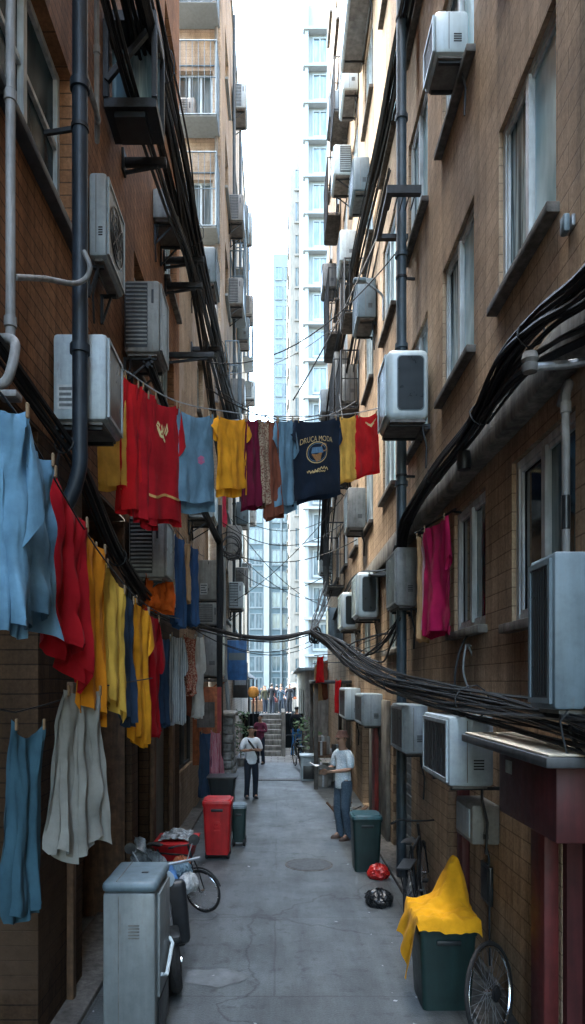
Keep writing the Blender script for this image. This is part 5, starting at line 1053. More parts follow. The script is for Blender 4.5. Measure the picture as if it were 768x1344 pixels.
def bicycle(loc, yaw, lean, label, fm, basket=None, wr=.33, bags=False):
    """local x = forward; built upright then leaned by the root rotation"""
    t = bpy.data.objects.new('bicycle', None); COL.objects.link(t); OFF[t] = Vector(); tag(t, label, 'bicycle')
    B, Fw = Vector((-.52,0,wr)), Vector((.52,0,wr)); bb = Vector((-.08,0,.30)); seat = Vector((-.25,0,.82)); head = Vector((.34,0,.86)); hb = Vector((.37,0,.76))
    wheel(t, B, wr, (0,1,0)); wheel(t, Fw, wr, (0,1,0))
    f = MB(); f.tube([seat, bb], .016, 8); f.tube([bb, hb], .017, 8); f.tube([seat-Vector((0,0,.06)), hb+Vector((0,0,.04))], .015, 8)
    for s in (-.05,.05): f.tube([B+Vector((0,s,0)), bb+Vector((0,s*.5,0))], .010, 6); f.tube([B+Vector((0,s,0)), seat-Vector((0,-s*.3,.05))], .009, 6)
    f.build('frame', fm, t)
    k = MB(); k.tube([head+Vector((-.02,0,.10)), hb], .017, 8)
    for s in (-.05,.05): k.tube([hb+Vector((.01,s*.6,-.02)), hb+Vector((.05,s,-.14)), Fw+Vector((0,s,0))], .010, 6)
    k.build('fork', fm, t)
    h = MB().tube(smooth_path([(.22,-.28,.98),(.30,-.22,1.0),(.36,-.08,.98),(.36,.08,.98),(.30,.22,1.0),(.22,.28,.98)], 4), .011, 8).build('handlebar', M['iron'], t)
    for s in (-1,1): MB().tube([(.20,s*.285,.978),(.26,s*.25,.99)], .016, 8).build('grip', M['tyre'], t)
    sd = MB(); sd.grid(lambda u, v: (-.40+.27*u, (v-.5)*(.17-.12*u**1.2), .90+.02*math.sin(u*3)-.03*abs(v-.5)), 8, 6); sd.box(-.40,-.18,-.03,.03,.865,.89,.01); sd.build('saddle', M['tyre'], t)
    cr = MB(); cr.lathe([(.09,-.006),(.09,.006),(.02,.01)], bb+Vector((0,.06,0)), 20, 'y'); cr.tube([bb+Vector((0,-.085,0)), bb+Vector((0,.085,0))], .012, 6); cr.tube([bb+Vector((0,.07,0)), bb+Vector((.10,.08,-.13))], .009, 6); cr.tube([bb+Vector((0,-.07,0)), bb+Vector((-.10,-.08,.13))], .009, 6)
    cr.build('crank', M['steel'], t)
    for p in ((.10,.12,-.135),(-.10,-.12,.135)): q = bb+Vector(p); MB().box(q.x-.045,q.x+.045,q.y-.03,q.y+.03,q.z-.012,q.z+.012,.004).build('pedal', M['tyre'], t)
    for c in (B, Fw):
        MB().tube([c + Vector((math.cos(a)*(wr+.025), 0, math.sin(a)*(wr+.025))) for a in [R(20+i*13) for i in range(11)]], .013, 6).build('mudguard', fm, t)
    rk = MB(); rk.box(-.78,-.36,-.07,.07,.70,.715); rk.tube([(-.72,-.05,.70),(-.52,-.05,.34)], .006, 5); rk.tube([(-.72,.05,.70),(-.52,.05,.34)], .006, 5); rk.build('carrier', M['iron'], t)
    if basket:
        b = MB(); n = 7
        for z in (.68,.78,.88): b.tube([(.44,-.15,z),(.70,-.15,z),(.70,.15,z),(.44,.15,z)], .005, 4, True)
        for i in range(n): 
            y = -.15+.3*i/(n-1); b.tube([(.44,y,.68),(.44,y,.88)], .004, 4); b.tube([(.70,y,.68),(.70,y,.88)], .004, 4)
            x = .44+.26*i/(n-1); b.tube([(x,-.15,.68),(x,-.15,.88)], .004, 4); b.tube([(x,.15,.68),(x,.15,.88)], .004, 4); b.tube([(x,-.15,.68),(x,.15,.68)], .004, 4)
        b.build('basket', M['iron'], t)
    t.matrix_world = Matrix.Translation(loc) @ Matrix.Rotation(yaw, 4, 'Z') @ Matrix.Rotation(lean, 4, 'X')
    return t
bicycle((1.58,7.65,.0), R(70), R(-4), 'dark bicycle parked against the right wall behind the yellow cloth', M['iron'], wr=.34)
bicycle((-1.20,7.95,.0), R(-30), R(6), 'small black bicycle with its front wheel poking out before the red box on the left', M['iron'], wr=.31).scale = (.8,.8,.8)
bicycle((.62,20.7,0), R(100), R(-4), 'small bicycle leaning near the steps on the right', M['iron'])
# loose wheel leaning on the right wall
t = bpy.data.objects.new('spoked_wheel', None); COL.objects.link(t); OFF[t] = Vector(); tag(t, 'large loose spoked wheel leaning against the brick at lower right', 'wheel')
wheel(t, (0,0,.355), .355, (0,1,0), 30, name='tyre')
sg = MB(); sg.lathe([(.06,-.05),(.06,-.042),(.03,-.04)], (0,0,.355), 18, 'y'); sg.lathe([(.045,-.06),(.045,-.052)], (0,0,.355), 18, 'y'); sg.build('sprocket', M['dark'], t)
MB().tube([(.345,.0,.40),(.40,.02,.41)], .006, 6).build('valve', M['chrome'], t)
t.matrix_world = Matrix.Translation((1.57,4.93,0)) @ Matrix.Rotation(R(47), 4, 'Z') @ Matrix.Rotation(R(-8), 4, 'X')
# tall grey enamel unit on the ground at left
t = thing('appliance', (-1.03,5.1,0), 'tall grey-white metal appliance standing on the ground at lower left', 'appliance')
MB().box(-1.228,-.86,4.8,5.36,.03,1.12,.02).build('body', M['lid'], t)
MB().box(-1.236,-.845,4.79,5.37,1.122,1.20,.035,3).build('lid', M['acB'], t)
MB().box(-1.135,-1.128,4.81,5.35,1.199,1.203).build('lid_seam', M['acU'], t); MB().box(-1.0,-.95,5.02,5.05,1.199,1.206,.003).build('badge', M['dark'], t)
dr = MB().box(-.858,-.835,4.86,5.30,.36,1.10,.012).build('door', M['lid'], t)
MB().tube([(-.832,4.88,.52),(-.80,4.92,.50),(-.80,5.2,.62),(-.832,5.26,.64)], .014, 8).build('handle', M['acW'], dr)
MB().box(-.852,-.842,4.88,5.28,.06,.33,.006).build('kick_grille', M['dark'], t)
g = MB()
for k in range(5): g.box(-1.05,-.97,4.795,4.799,.80+k*.022,.81+k*.022)
g.build('vent_slots', M['acU'], t); MB().box(-1.12,-1.114,4.796,4.7995,.06,1.1).build('seam', M['acU'], t)
for x in (-1.2,-.89):
    for y in (4.84,5.32): MB().lathe([(.02,0),(.02,.03)], (x,y,0), 10).build('foot', M['tyre'], t)
# motor scooter behind it
t = bpy.data.objects.new('motor_scooter', None); COL.objects.link(t); OFF[t] = Vector(); tag(t, 'dark motor scooter with blue seat parked behind the grey appliance', 'scooter')
def fat(c, par):
    c = Vector(c); o = MB().tube([c+Vector((math.cos(a*.314)*.20,0,math.sin(a*.314)*.20)) for a in range(20)], .055, 10, True).build('wheel', M['tyre'], par)
    MB().lathe([(.15,-.03),(.15,.03),(.05,.045),(.05,-.045)], c, 18, 'y').build('rim', M['steel'], o); MB().lathe([(.03,-.07),(.03,.07)], c, 10, 'y').build('hub', M['chrome'], o)
fat((-.55,0,.255), t); fat((.60,0,.255), t)
b = MB(); b.box(-.70,-.12,-.15,.15,.40,.66,.07,3); b.box(-.2,.35,-.13,.13,.26,.34,.03); b.box(.28,.42,-.17,.17,.30,.86,.05,3); b.build('body', M['dark'], t)
MB().box(-.66,-.02,-.13,.13,.66,.76,.045,3).build('seat', M['blue'], t)
MB().box(.50,.80,-.07,.07,.46,.53,.025).build('mudguard', M['binK'], t)
MB().tube([(.36,0,.8),(.60,0,.255)], .025, 8).build('fork', M['steel'], t)
MB().tube([(.26,-.32,1.0),(.32,-.12,1.0),(.32,.12,1.0),(.26,.32,1.0)], .013, 8).build('handlebar', M['steel'], t)
MB().lathe([(.0,0),(.07,.02),(.075,.06),(0,.07)], (.38,0,.90), 14, 'x').build('headlight', M['acW'], t)
for s in (-1,1): MB().tube([(.30,s*.2,1.0),(.27,s*.26,1.14)], .006, 5).build('mirror_stem', M['steel'], t); MB().lathe([(0,-.006),(.05,-.004),(.05,.004),(0,.006)], (.27,s*.28,1.17), 12, 'x').build('mirror', M['dark'], t)
MB().tube([(-.35,-.17,.24),(-.75,-.18,.28)], [.03,.045], 10).build('exhaust', M['steel'], t)
t.matrix_world = Matrix.Translation((-.98,6.35,0)) @ Matrix.Rotation(R(-78), 4, 'Z') @ Matrix.Rotation(R(5), 4, 'X')
bag('sack', -.86, 6.6, .10, .15, .17, M['sticker'], 'pale crumpled sack on the scooter behind the appliance', 11).location.z = .60
bag('sack', -.97, 6.85, .12, .15, .17, M['bluecl'], 'blue-grey bundle beside the pale sack on the scooter', 13).location.z = .64
bag('sack', -1.0, 7.1, .10, .10, .14, M['rust'], 'orange bundle wedged behind the blue-grey bundle', 17).location.z = .66
# red box with plastic cover
t = thing('crate', (-1.28,8.55,0), 'red plastic box with a grey plastic cover on a dark stand at left', 'crate')
taper_box(MB(), -1.27,8.6,.42,.60,.20,.26,.24,.31,.03).build('box', M['binR'], t); taper_box(MB(), -1.27,8.6,.60,.635,.255,.325,.26,.33,.03).build('rim', M['binR'], t)
MB().grid(lambda u, v: (-1.47+.38*u, 8.40+.56*v, .655+.05*noise.noise(Vector((u*5,v*6,1)))+.03*math.sin(u*3.14)), 22, 22).build('cover', M['film'], t)
for x in (-1.43,-1.11):
    for y in (8.42,8.78): MB().tube([(x,y,0),(x,y,.42)], .015, 6).build('leg', M['iron'], t)
def sheet(u, v):
    a = u; x = -1.55+.42*u; z = .95 - .36*u**1.4 - v*.55; y = 7.35+.25*math.sin(u*9)*.2+.1*v
    return (x+.03*noise.noise(Vector((u*8,v*8,3)))-.05*v, y+.10*noise.noise(Vector((u*6,v*7,9)))+.05*math.sin(v*9+u*12), z+.05*noise.noise(Vector((u*7,v*5,1))))
solo('plastic_sheet', MB().grid(sheet, 30, 26), M['film'], 'crumpled grey plastic sheet piled above the grey appliance', 'plastic sheet', smooth=70)
M['mhole'] = pm('worn_manhole_iron', (.05,.054,.056), .6, var=.4, scale=12, streak=0, bump=.3)
# manhole and drain
t = thing('manhole', (.44,9.75,0), 'round iron manhole cover in the middle of the alley', 'manhole cover')
MB().lathe([(.0,.0),(.34,.0),(.34,.006),(.0,.006)], (.44,9.75,0), 32).build('frame', M['concD'], t); MB().lathe([(.0,.006),(.31,.006),(.305,.010),(.0,.010)], (.44,9.75,0), 32).build('cover', M['mhole'], t)
g = MB()
for k in range(9): g.box(.2+.055*k, .215+.055*k, 9.55, 9.95, .0095, .013)
g.build('ribs', M['mhole'], t)
t = thing('drain_grate', (-.15,18.2,0), 'long iron drain grate across the alley', 'drain')
MB().box(-.62,.62,18.0,18.35,.0,.010).build('frame', M['iron'], t); g = MB()
for k in range(18): g.box(-.58+.066*k, -.545+.066*k, 18.03, 18.32, .0105, .016)
g.build('bars', M['concD'], t)
# right-hand clutter near the steps
t = thing('utility_cabinet', (.86,18.2,0), 'pale grey utility cabinet with a dark opening near the drain', 'cabinet')
MB().box(.60,1.1,18.0,18.5,0,.62,.02).build('body', M['ac'], t); MB().box(.66,1.04,17.985,17.998,.05,.40,.01).build('opening', M['dark'], t); MB().box(.57,1.13,17.96,18.54,.622,.68,.02).build('top', M['ac'], t)
t = thing('stall', (1.25,17.5,0), 'dark street stall stacked with boxes on the right beyond the man in the hat', 'stall')
for (x, y) in ((.92,16.6),(.92,18.8),(1.7,16.6),(1.7,18.8)): MB().box(x-.05,x+.05,y-.05,y+.05,0,2.55,.01).build('post', M['concD'], t)
MB().box(.85,1.78,16.5,18.9,2.56,2.64,.02).build('roof', M['frameD'], t); MB().box(.95,1.7,16.7,18.7,.75,.80,.01).build('shelf', M['wood'], t)
random.seed(31)
for k in range(11):
    x, y = random.uniform(1.05,1.5), 16.8+.17*k; z0 = .0 if k % 2 else .802; s = random.uniform(.12,.2); h = random.uniform(.2,.55)
    tt = thing('carton', (x,y,z0), ['crushed brown carton on the floor of the dark stall','worn carton stacked on the shelf of the dark stall'][1-k % 2], 'carton', 'cartons in the stall')
    MB().box(x-s,x+s,y-.08,y+.08,z0,z0+h,.006).build('box', random.choice([M['wood'],M['conc'],M['sticker'],M['concD']]), tt); MB().box(x-s*.2,x+s*.2,y-.082,y+.082,z0+.01,z0+h+.003).build('tape', M['sticker'], tt)
def plant(cx, cy, h, r, label, n=70, seed=1, pot=True):
    random.seed(seed); t = thing('potted_plant', (cx,cy,0), label, 'plant')
    if pot: MB().lathe([(.10,0),(.14,.22),(.155,.22),(.155,.25),(.12,.25)], (cx,cy,0), 14).build('pot', M['conc'], t)
    sm = MB(); lf = MB()
    for i in range(7):
        a = random.uniform(0,6.28); q = Vector((cx+math.cos(a)*r*.6, cy+math.sin(a)*r*.6, h*random.uniform(.7,1))); sm.tube([(cx,cy,.2),((cx*.5+q.x*.5),(cy*.5+q.y*.5),h*.6), q], .006, 4)
    for i in range(n):
        a = random.uniform(0,6.28); q = math.sqrt(random.random())*r; c = Vector((cx+q*math.cos(a), cy+q*math.sin(a), .3+(h-.3)*random.random()**.8))
        d = Vector((random.uniform(-1,1),random.uniform(-1,1),random.uniform(-.4,.8))).normalized()*random.uniform(.05,.11); s = d.orthogonal().normalized()*d.length*.4
        lf.add([c-d*.9, c+s, c+d, c-s], [(0,1,2,3)])
    sm.build('stems', M['wood'], t); lf.build('leaves', M['leaf'], t); return t
plant(.80,21.9,1.5,.32,'leafy potted plant beside the small bicycle', 130, 3)
plant(.98,19.3,1.2,.24,'small potted plant beyond the dark stall', 80, 4)
plant(-1.15,21.2,1.7,.25,'tall potted plant left of the steps', 110, 6)
t = thing('lantern', (-.70,20,2.1), 'orange paper lantern hanging by the left far wall', 'lantern')
MB().lathe([(.05,-.17),(.12,-.13),(.16,-.04),(.16,.04),(.12,.13),(.05,.17)], (-.72,20,2.3), 16).build('shade', M['lantern'], t); MB().tube([(-.72,20,2.47),(-.72,20,2.7),(-1.42,20,2.74)], .012, 6).build('bracket', M['iron'], t); MB().tube([(-.72,20,2.13),(-.72,20,1.98)], .02, 6).build('tassel', M['redpost'], t)
t = thing('shop_sign', (-1.2,19,3), 'blue vertical shop sign on the far left wall', 'sign')
MB().box(-1.40,-.86,18.9,19.0,2.65,3.75,.01).build('board', M['blue'], t); MB().box(-1.36,-.90,18.89,18.899,3.2,3.4).build('pale_band', M['haze'], t); MB().box(-1.41,-.86,18.95,18.98,3.76,3.80).build('arm', M['iron'], t)
t = thing('shop_sign', (-1.2,21.5,3), 'small dark shop sign projecting beyond the blue one', 'sign')
MB().box(-1.41,-.95,21.5,21.6,2.1,3.2,.01).build('board', M['frameD'], t); MB().box(-1.36,-1.0,21.49,21.499,2.5,2.7).build('pale_band', M['ac'], t)
t = thing('shop_awning', (-1.2,24,3), 'faded awning over the far left shopfronts', 'awning')
MB().add([(-1.42,22.5,3.1),(-.95,22.5,2.75),(-.95,31,2.75),(-1.42,31,3.1),(-1.42,22.5,3.05),(-.95,22.5,2.70),(-.95,31,2.70),(-1.42,31,3.05)],[(0,1,2,3),(4,5,6,7),(0,1,5,4),(1,2,6,5),(2,3,7,6),(3,0,4,7)]).build('canopy', M['concD'], t)
for y in (22.6,26.5,30.9): MB().tube([(-.96,y,0),(-.96,y,2.7)], .03, 8).build('post', M['iron'], t)
# ---------------------------------------------------------------- people
def skin_mesh(chain, edges, m, name, par=None, sub=2):
    me = bpy.data.meshes.new('tmp'); me.from_pydata([c[0] for c in chain], edges, [])
    o = bpy.data.objects.new('tmp', me); COL.objects.link(o)
    md = o.modifiers.new('s', 'SKIN'); md.use_smooth_shade = True
    sv = me.skin_vertices[0].data
    for i, c in enumerate(chain):
        r = c[1]; sv[i].radius = r if isinstance(r, tuple) else (r, r)
    sv[0].use_root = True
    sb = o.modifiers.new('b', 'SUBSURF'); sb.levels = sub; sb.render_levels = sub
    dg = bpy.context.evaluated_depsgraph_get(); m2 = bpy.data.meshes.new_from_object(o.evaluated_get(dg))
    bpy.data.objects.remove(o); bpy.data.meshes.remove(me)
    n = bpy.data.objects.new(name, m2); COL.objects.link(n); m2.materials.clear(); m2.materials.append(m); m2.name = name
    m2.polygons.foreach_set('use_smooth', [True]*len(m2.polygons))
    if par: n.parent = par
    return n
ARMS = {  # left/right: elbow, wrist in body metres (x right, -y forward)
 'down': ((.235,.02,1.13),(.25,-.06,.90)), 'folded': ((.25,-.02,1.14),(-.02,-.20,1.17)), 'read': ((.24,-.03,1.15),(.10,-.30,1.12)), 'hip': ((.34,.05,1.16),(.20,-.06,.98)), 'bag': ((.25,-.02,1.14),(.20,-.24,1.05)), 'phone': ((.24,-.05,1.17),(.12,-.22,1.36))}
def person(loc, yaw, H, label, top, bottom, arms=('down','down'), hairlen=0, hat=None, shoes='dark', sleeve=.45, stride=.0, detail=True, strap=None, skirt=False, lean=0.):
    s = H/1.70
    V = lambda x, y, z: Vector((x*s, y*s - lean*max(0,z-.9)*s, z*s))
    ch = []; ed = []
    def add(p, r, par=None):
        ch.append((V(*p), r*s if not isinstance(r, tuple) else (r[0]*s, r[1]*s)))
        if par is not None: ed.append((par, len(ch)-1))
        return len(ch)-1
    pel = add((0,0,.95),(.125,.095)); sp = add((0,0,1.10),(.118,.088),pel); chst = add((0,.01,1.28),(.135,.098),sp); up = add((0,.015,1.40),(.085,.075),chst); nk = add((0,0,1.475),.05,up)
    hd = add((0,-.015,1.535),(.058,.066),nk); h2 = add((0,-.02,1.605),(.072,.088),hd); h3 = add((0,-.012,1.668),(.058,.068),h2)
    J = {}
    for k, (sd, arm) in enumerate(((-1, arms[0]), (1, arms[1]))):
        e, w = ARMS[arm]; sh = add((sd*.165,.012,1.385),.058,up)
        el = add((sd*e[0],e[1],e[2]),.039,sh); E, W_ = Vector(e), Vector(w)
        wr = add((sd*w[0],w[1],w[2]),.025,el); d = (W_-E).normalized()
        pm1 = W_ + d*.05; pa = add((sd*pm1.x,pm1.y,pm1.z),(.034,.016),wr); J[sd] = (sd*w[0],w[1],w[2]), d
        q = W_ + d*.09; side = Vector((0,0,1)) if abs(d.z) < .7 else Vector((0,1,0))
        side = (side - d*side.dot(d)).normalized()
        if detail:
            for i, (o_, ln) in enumerate(((-.026,.055),(-.009,.07),(.009,.066),(.026,.05))):
                b0 = q + side*o_; t0 = b0 + d*ln + Vector((0,-.012,-.01))
                n1 = add((sd*b0.x,b0.y,b0.z),.0095,pa); add((sd*t0.x,t0.y,t0.z),.0075,n1)
            th = W_ + d*.03 + side*.045; add((sd*th.x,th.y-.01,th.z),.010,pa)
        else: add((sd*(q.x+d.x*.05),q.y+d.y*.05,q.z+d.z*.05),(.03,.014),pa)
        st = stride*sd
        hp = add((sd*.088,0,.89),.088,pel); kn = add((sd*.10,-.02+st*.5-.02,.49),.056,hp); an = add((sd*.105,.025+st,.09),.037,kn); add((sd*.115,-.09+st,.035),(.040,.028),an)
    t = bpy.data.objects.new('person', None); COL.objects.link(t); tag(t, label, 'person')
    body = skin_mesh(ch, ed, M['skin'], 'body', t, 2 if detail else 1)
    # clothes: same skeleton, a little looser
    c2 = []; e2 = []
    def a2(p, r, par=None):
        c2.append((V(*p), (r[0]*s, r[1]*s) if isinstance(r, tuple) else r*s)); 
        if par is not None: e2.append((par, len(c2)-1))
        return len(c2)-1
    b00 = a2((0,0,.815),(.158,.128)); b0 = a2((0,0,.835),(.16,.13),b00); bq = a2((0,0,.93),(.162,.130),b0); b1 = a2((0,0,1.10),(.15,.118),bq); b2 = a2((0,.01,1.28),(.158,.12),b1); b3 = a2((0,.012,1.395),(.105,.09),b2); a2((0,.005,1.445),(.062,.058),b3)
    for sd, arm in ((-1, arms[0]), (1, arms[1])):
        e, w = map(Vector, ARMS[arm]); q = a2((sd*.17,.012,1.385),.078,b3); S = Vector((.17,.012,1.385))
        if sleeve <= 1: p = S.lerp(e, .55); q = a2((sd*p.x,p.y,p.z),.068,q); p = S.lerp(e, 1.0); a2((sd*p.x,p.y,p.z),.06,q)
        else: k = a2((sd*e.x,e.y,e.z),.058,q); p = e.lerp(w,.6); k = a2((sd*p.x,p.y,p.z),.048,k); p = e.lerp(w,1.05); a2((sd*p.x,p.y,p.z),.042,k)
    skin_mesh(c2, e2, top, 'shirt', t, 2 if detail else 1)
    c2, e2 = [], []
    w0 = a2((0,0,1.04),(.142,.11)); w1 = a2((0,0,.90),(.15,.118),w0)
    for sd in (-1,1):
        st = stride*sd; h = a2((sd*.088,0,.83),.105,w1); k = a2((sd*.10,-.04+st*.5,.49),.078,h); k = a2((sd*.104,.0+st*.8,.26),.066,k); k = a2((sd*.106,.022+st,.075),.066,k); a2((sd*.106,.022+st,.0),.066,k)
    skin_mesh(c2, e2, bottom, 'trousers', t, 2 if detail else 1)
    for sd in (-1,1):
        st = stride*sd; c = V(sd*.112,-.045+st,.0)
        f = MB(); f.grid(lambda u, v: (c.x + .05*s*math.cos(u*6.283)*(math.cos(v*1.57)**.5), c.y + (.125 if math.sin(u*6.283) < 0 else .10)*s*math.sin(u*6.283)*(math.cos(v*1.57)**.5), c.z + .005 + .085*s*math.sin(v*1.57)*(1 if math.sin(u*6.283) > -.2 else .7)), 16, 6)
        f.build('shoe', M[shoes] if isinstance(shoes, str) else shoes, t, local=True, smooth=60)
    # hair
    hc = V(0,-.005,1.625); hb = MB()
    def hf(u, v):
        a = u*6.283; el = 1.57 - v*(1.75 + (hairlen if math.sin(a) > -.25 else -.75))
        el = max(el, -1.35); rr = .094*s*(1+.05*noise.noise(Vector((math.cos(a)*5,math.sin(a)*5,v*6))))
        zz = math.sin(el); return (hc.x + rr*.88*math.cos(a)*math.cos(el)**.8 if el > 0 else hc.x + rr*.86*math.cos(a)*(1-.2*v), hc.y + rr*1.08*math.sin(a)*(math.cos(el)**.8 if el > 0 else 1-.2*v), hc.z + (rr*.96*zz if el > 0 else el*.11*s))
    hb.grid(hf, 24, 12).build('hair', M['hair'], t, local=True, smooth=60)
    if detail:
        f = MB(); n0 = V(0,-.106,1.60); f.add([n0+Vector((-.012,.012,-.02))*s, n0+Vector((.012,.012,-.02))*s, n0+Vector((0,-.02,-.016))*s, n0+Vector((0,.008,.028))*s], [(0,1,2),(0,2,3),(1,3,2)]); f.build('nose', M['skin'], t, local=True)
        for sd in (-1,1):
            MB().lathe([(0,-.012*s),(.008*s,-.006*s),(.011*s,0),(.008*s,.006*s),(0,.012*s)], V(sd*.028,-.098,1.625), 8).build('eye', M['dark'], t, local=True)
            MB().lathe([(0,-.03*s),(.012*s,-.018*s),(.016*s,.004*s),(.009*s,.026*s),(0,.03*s)], V(sd*.080,0,1.61), 8).build('ear', M['skin'], t, local=True)
        c = V(0,-.10,1.558); MB().box(c.x-.02*s,c.x+.02*s,c.y-.004,c.y+.006,c.z-.004*s,c.z+.004*s,.002).build('mouth', pm('lip_skin', (.2,.07,.06), .5, streak=0), t, local=True)
    if hat is not None:
        h = MB(); hc2 = V(0,-.005,1.70); h.lathe([(.0,.06*s),(.07*s,.055*s),(.09*s,.0),(.098*s,-.02*s),(.122*s,-.045*s),(.125*s,-.05*s),(.095*s,-.03*s)], hc2, 22); h.build('hat', hat, t, local=True, smooth=50)
    if strap is not None:
        q = [V(-.12,-.02,1.42), V(-.05,-.118,1.32), V(.06,-.135,1.16), V(.13,-.10,1.02), V(.17,.0,.96)]
        mb = MB(); P_ = smooth_path(q, 5)
        for i in range(len(P_)-1): mb.bar(P_[i], P_[i+1], .012*s, .05*s)
        mb.build('strap', strap, t, local=True)
    t.location = loc; t.rotation_euler = (0, 0, yaw)
    return t
TEEW = cm('white_tee', (.66,.69,.72), trans=0); DKT = cm('dark_trousers', (.018,.024,.035), trans=0); PLD = cm('maroon_print_top', (.16,.03,.05), pattern='print', col2=(.05,.02,.04), trans=0)
JNM = cm('faded_dark_jeans', (.05,.075,.105), pattern='print', col2=(.07,.10,.13), trans=0); LBT = cm('pale_blue_white_tee', (.45,.55,.62), pattern='print', col2=(.62,.68,.72), trans=0); STRW = pm('brown_hat', (.085,.04,.03), .9, var=.3, scale=40, streak=0)
BLJ = cm('bright_blue_jeans', (.04,.15,.33), trans=0); BLK = cm('black_jacket', (.014,.017,.022), trans=0)
person((-.60,15.3,0), R(18), 1.60, 'man in white tee and dark trousers with a dark strap, arms folded, on the left', TEEW, DKT, ('folded','folded'), strap=M['dark'])
person((-.56,21.7,0), R(-25), 1.55, 'person in maroon patterned top and dark trousers standing near the steps', PLD, DKT, ('bag','folded'), hairlen=.5, sleeve=2)
person((1.08,11.35,0), R(-58), 1.74, 'man in reddish brown hat and pale tee reading a paper on the right', LBT, JNM, ('read','read'), hat=STRW, shoes=pm('brown_sandal', (.07,.04,.03), .6), lean=.02)
pp = thing('newspaper', (.75,11.1,1.2), 'folded newspaper held by the man in the reddish brown hat', 'newspaper', rz=0)
th = R(-58); fx, fy = math.sin(th), -math.cos(th)
base = Vector((1.08,11.35,0)) + Vector((fx, fy, 0))*.42; sx = Vector((math.cos(th), math.sin(th), 0))
np_ = MB()
for sgn in (-1, 1):
    np_.grid(lambda u, v: base + sx*(sgn*.20*u) + Vector((fx, fy, 0))*(.22*(v-.4) ) + Vector((0,0,1.165+.07*v+.05*u+.008*math.sin(v*9))), 8, 6)
np_.build('pages', M['paper'], pp)
k = MB()
for i in range(6): q = base + Vector((fx,fy,0))*(-.05+.035*i) + Vector((0,0,1.21+.012*i)); k.bar(q + sx*.04 + Vector((0,0,.008)), q + sx*(.17) + Vector((0,0,.045)), .006, .002)
k.build('print', M['ink'], pp)
person((.66,24.3,0), R(150), 1.72, 'person in dark top and bright blue jeans walking right of the steps', BLK, BLJ, ('down','down'), stride=.1, detail=False, sleeve=2)
random.seed(77)
CR = [(-1.45,40.6,1.66,BLK,DKT,'person in a black jacket leftmost of the crowd on the raised street'),(-1.02,41.5,1.72,BLK,DKT,'tall person in dark clothes second from left in the distant crowd'),(-.62,42.2,1.62,cm('coral_top',(.22,.045,.025),trans=0),DKT,'person with an orange-red top in the distant crowd'),
 (-.28,41.2,1.66,DKT,BLK,'person in navy in the middle of the distant crowd'),(.05,43,1.7,cm('grey_top',(.05,.053,.056),trans=0),DKT,'person in a grey top in the middle of the distant crowd'),(.36,41.6,1.58,cm('faded_pink_top',(.16,.09,.10),trans=0),DKT,'small person in pale pink in the distant crowd'),
 (.66,42.6,1.68,cm('dull_white_top',(.2,.21,.22),trans=0),JNM,'person in white at the back of the distant crowd'),(.98,41,1.74,BLK,DKT,'broad person in black nearest the right of the distant crowd'),(1.32,42.4,1.7,DKT,JNM,'person in dark blue at the right of the distant crowd'),(1.62,41.2,1.62,cm('brown_top',(.12,.07,.05),trans=0),DKT,'person in brown rightmost of the distant crowd'),
 (-.85,44,1.7,cm('beige_top',(.12,.09,.07),trans=0),DKT,'person in beige behind the dark pair in the distant crowd'),(.2,45,1.74,BLK,DKT,'person in black far back in the crowd'),
 (-.52,37.5,1.66,BLK,DKT,'dark figure at the head of the ramp, left of centre'),(.05,38.4,1.6,cm('dusty_blue_top',(.03,.05,.07),trans=0),DKT,'figure in dusty blue at the head of the ramp'),(.78,37.2,1.7,BLK,BLK,'figure all in black on the ramp at the right'),(-.95,39,1.6,cm('olive_top',(.03,.03,.018),trans=0),DKT,'figure in olive on the ramp at the left'),(.5,39.2,1.64,JNM,DKT,'figure in a mottled dark top on the ramp')]
for (x, y, h, a, b, l) in CR:
    zz = .75 if y > 40 else 1.35-(y-27.01)*.0458
    if not h > 1.735: x = x + .22*math.sin(x*9+y*3); h = h*(.86 + .14*abs(math.sin(y*5+x*3)))
    person((x, y, zz), R(random.choice([0,180,160,20,-30,200])), h, l, a, b, random.choice([('down','down'),('bag','down'),('down','phone')]), detail=False, sleeve=2, stride=random.uniform(-.1,.1), hairlen=random.choice([0,.4]))
for i, (x, y, w, h, m_, l) in enumerate(((-1.2,39.6,.7,.75,'wood','low wooden market table left of the distant crowd'),(-.1,40.3,.9,.62,'binK','dark market table in front of the distant crowd'),(1.0,40.2,.8,.8,'conc','grey market table right of the distant crowd'))):
    q = thing('market_table', (x,y,.78), l, 'table')
    MB().box(x-w/2,x+w/2,y-.3,y+.3,.78+h-.04,.78+h,.01).build('table_top', M[m_], q); MB().box(x-w/2+.03,x+w/2-.03,y-.305,y-.29,.9,.78+h-.042).build('front_cloth', M[m_], q)
    for sx_ in (-1,1): MB().box(x+sx_*(w/2-.06)-.02,x+sx_*(w/2-.06)+.02,y+.22,y+.26,.78,.78+h-.042).build('leg', M['iron'], q)
    for j in range(3): solo('goods_box', MB().box(x-w/2+.08+j*w*.3,x-w/2+.06+(j+.8)*w*.3,y-.2,y+.1,.78+h+.001,.78+h+.14+.07*((i+j) % 3),.02), M[('rust','wood','binG','maroonP','concD')[(i*2+j) % 5]], 'small box of goods on '+l.split(' of ')[0].split(' in ')[0]+(', left one',', middle one',', right one')[j], 'box', 'goods on the market tables')
u = thing('umbrella', (1.05,40.5,2.2), 'dark open umbrella above the distant crowd', 'umbrella')
MB().lathe([(.0,.24),(.25,.2),(.45,.08),(.55,-.06),(.54,-.07),(.0,.18)], (1.05,40.5,2.35), 10).build('canopy', M['dark'], u); MB().tube([(1.05,40.5,2.58),(1.05,40.5,1.75)], .012, 6).build('shaft', M['steel'], u)
random.seed(23); lt = MB()
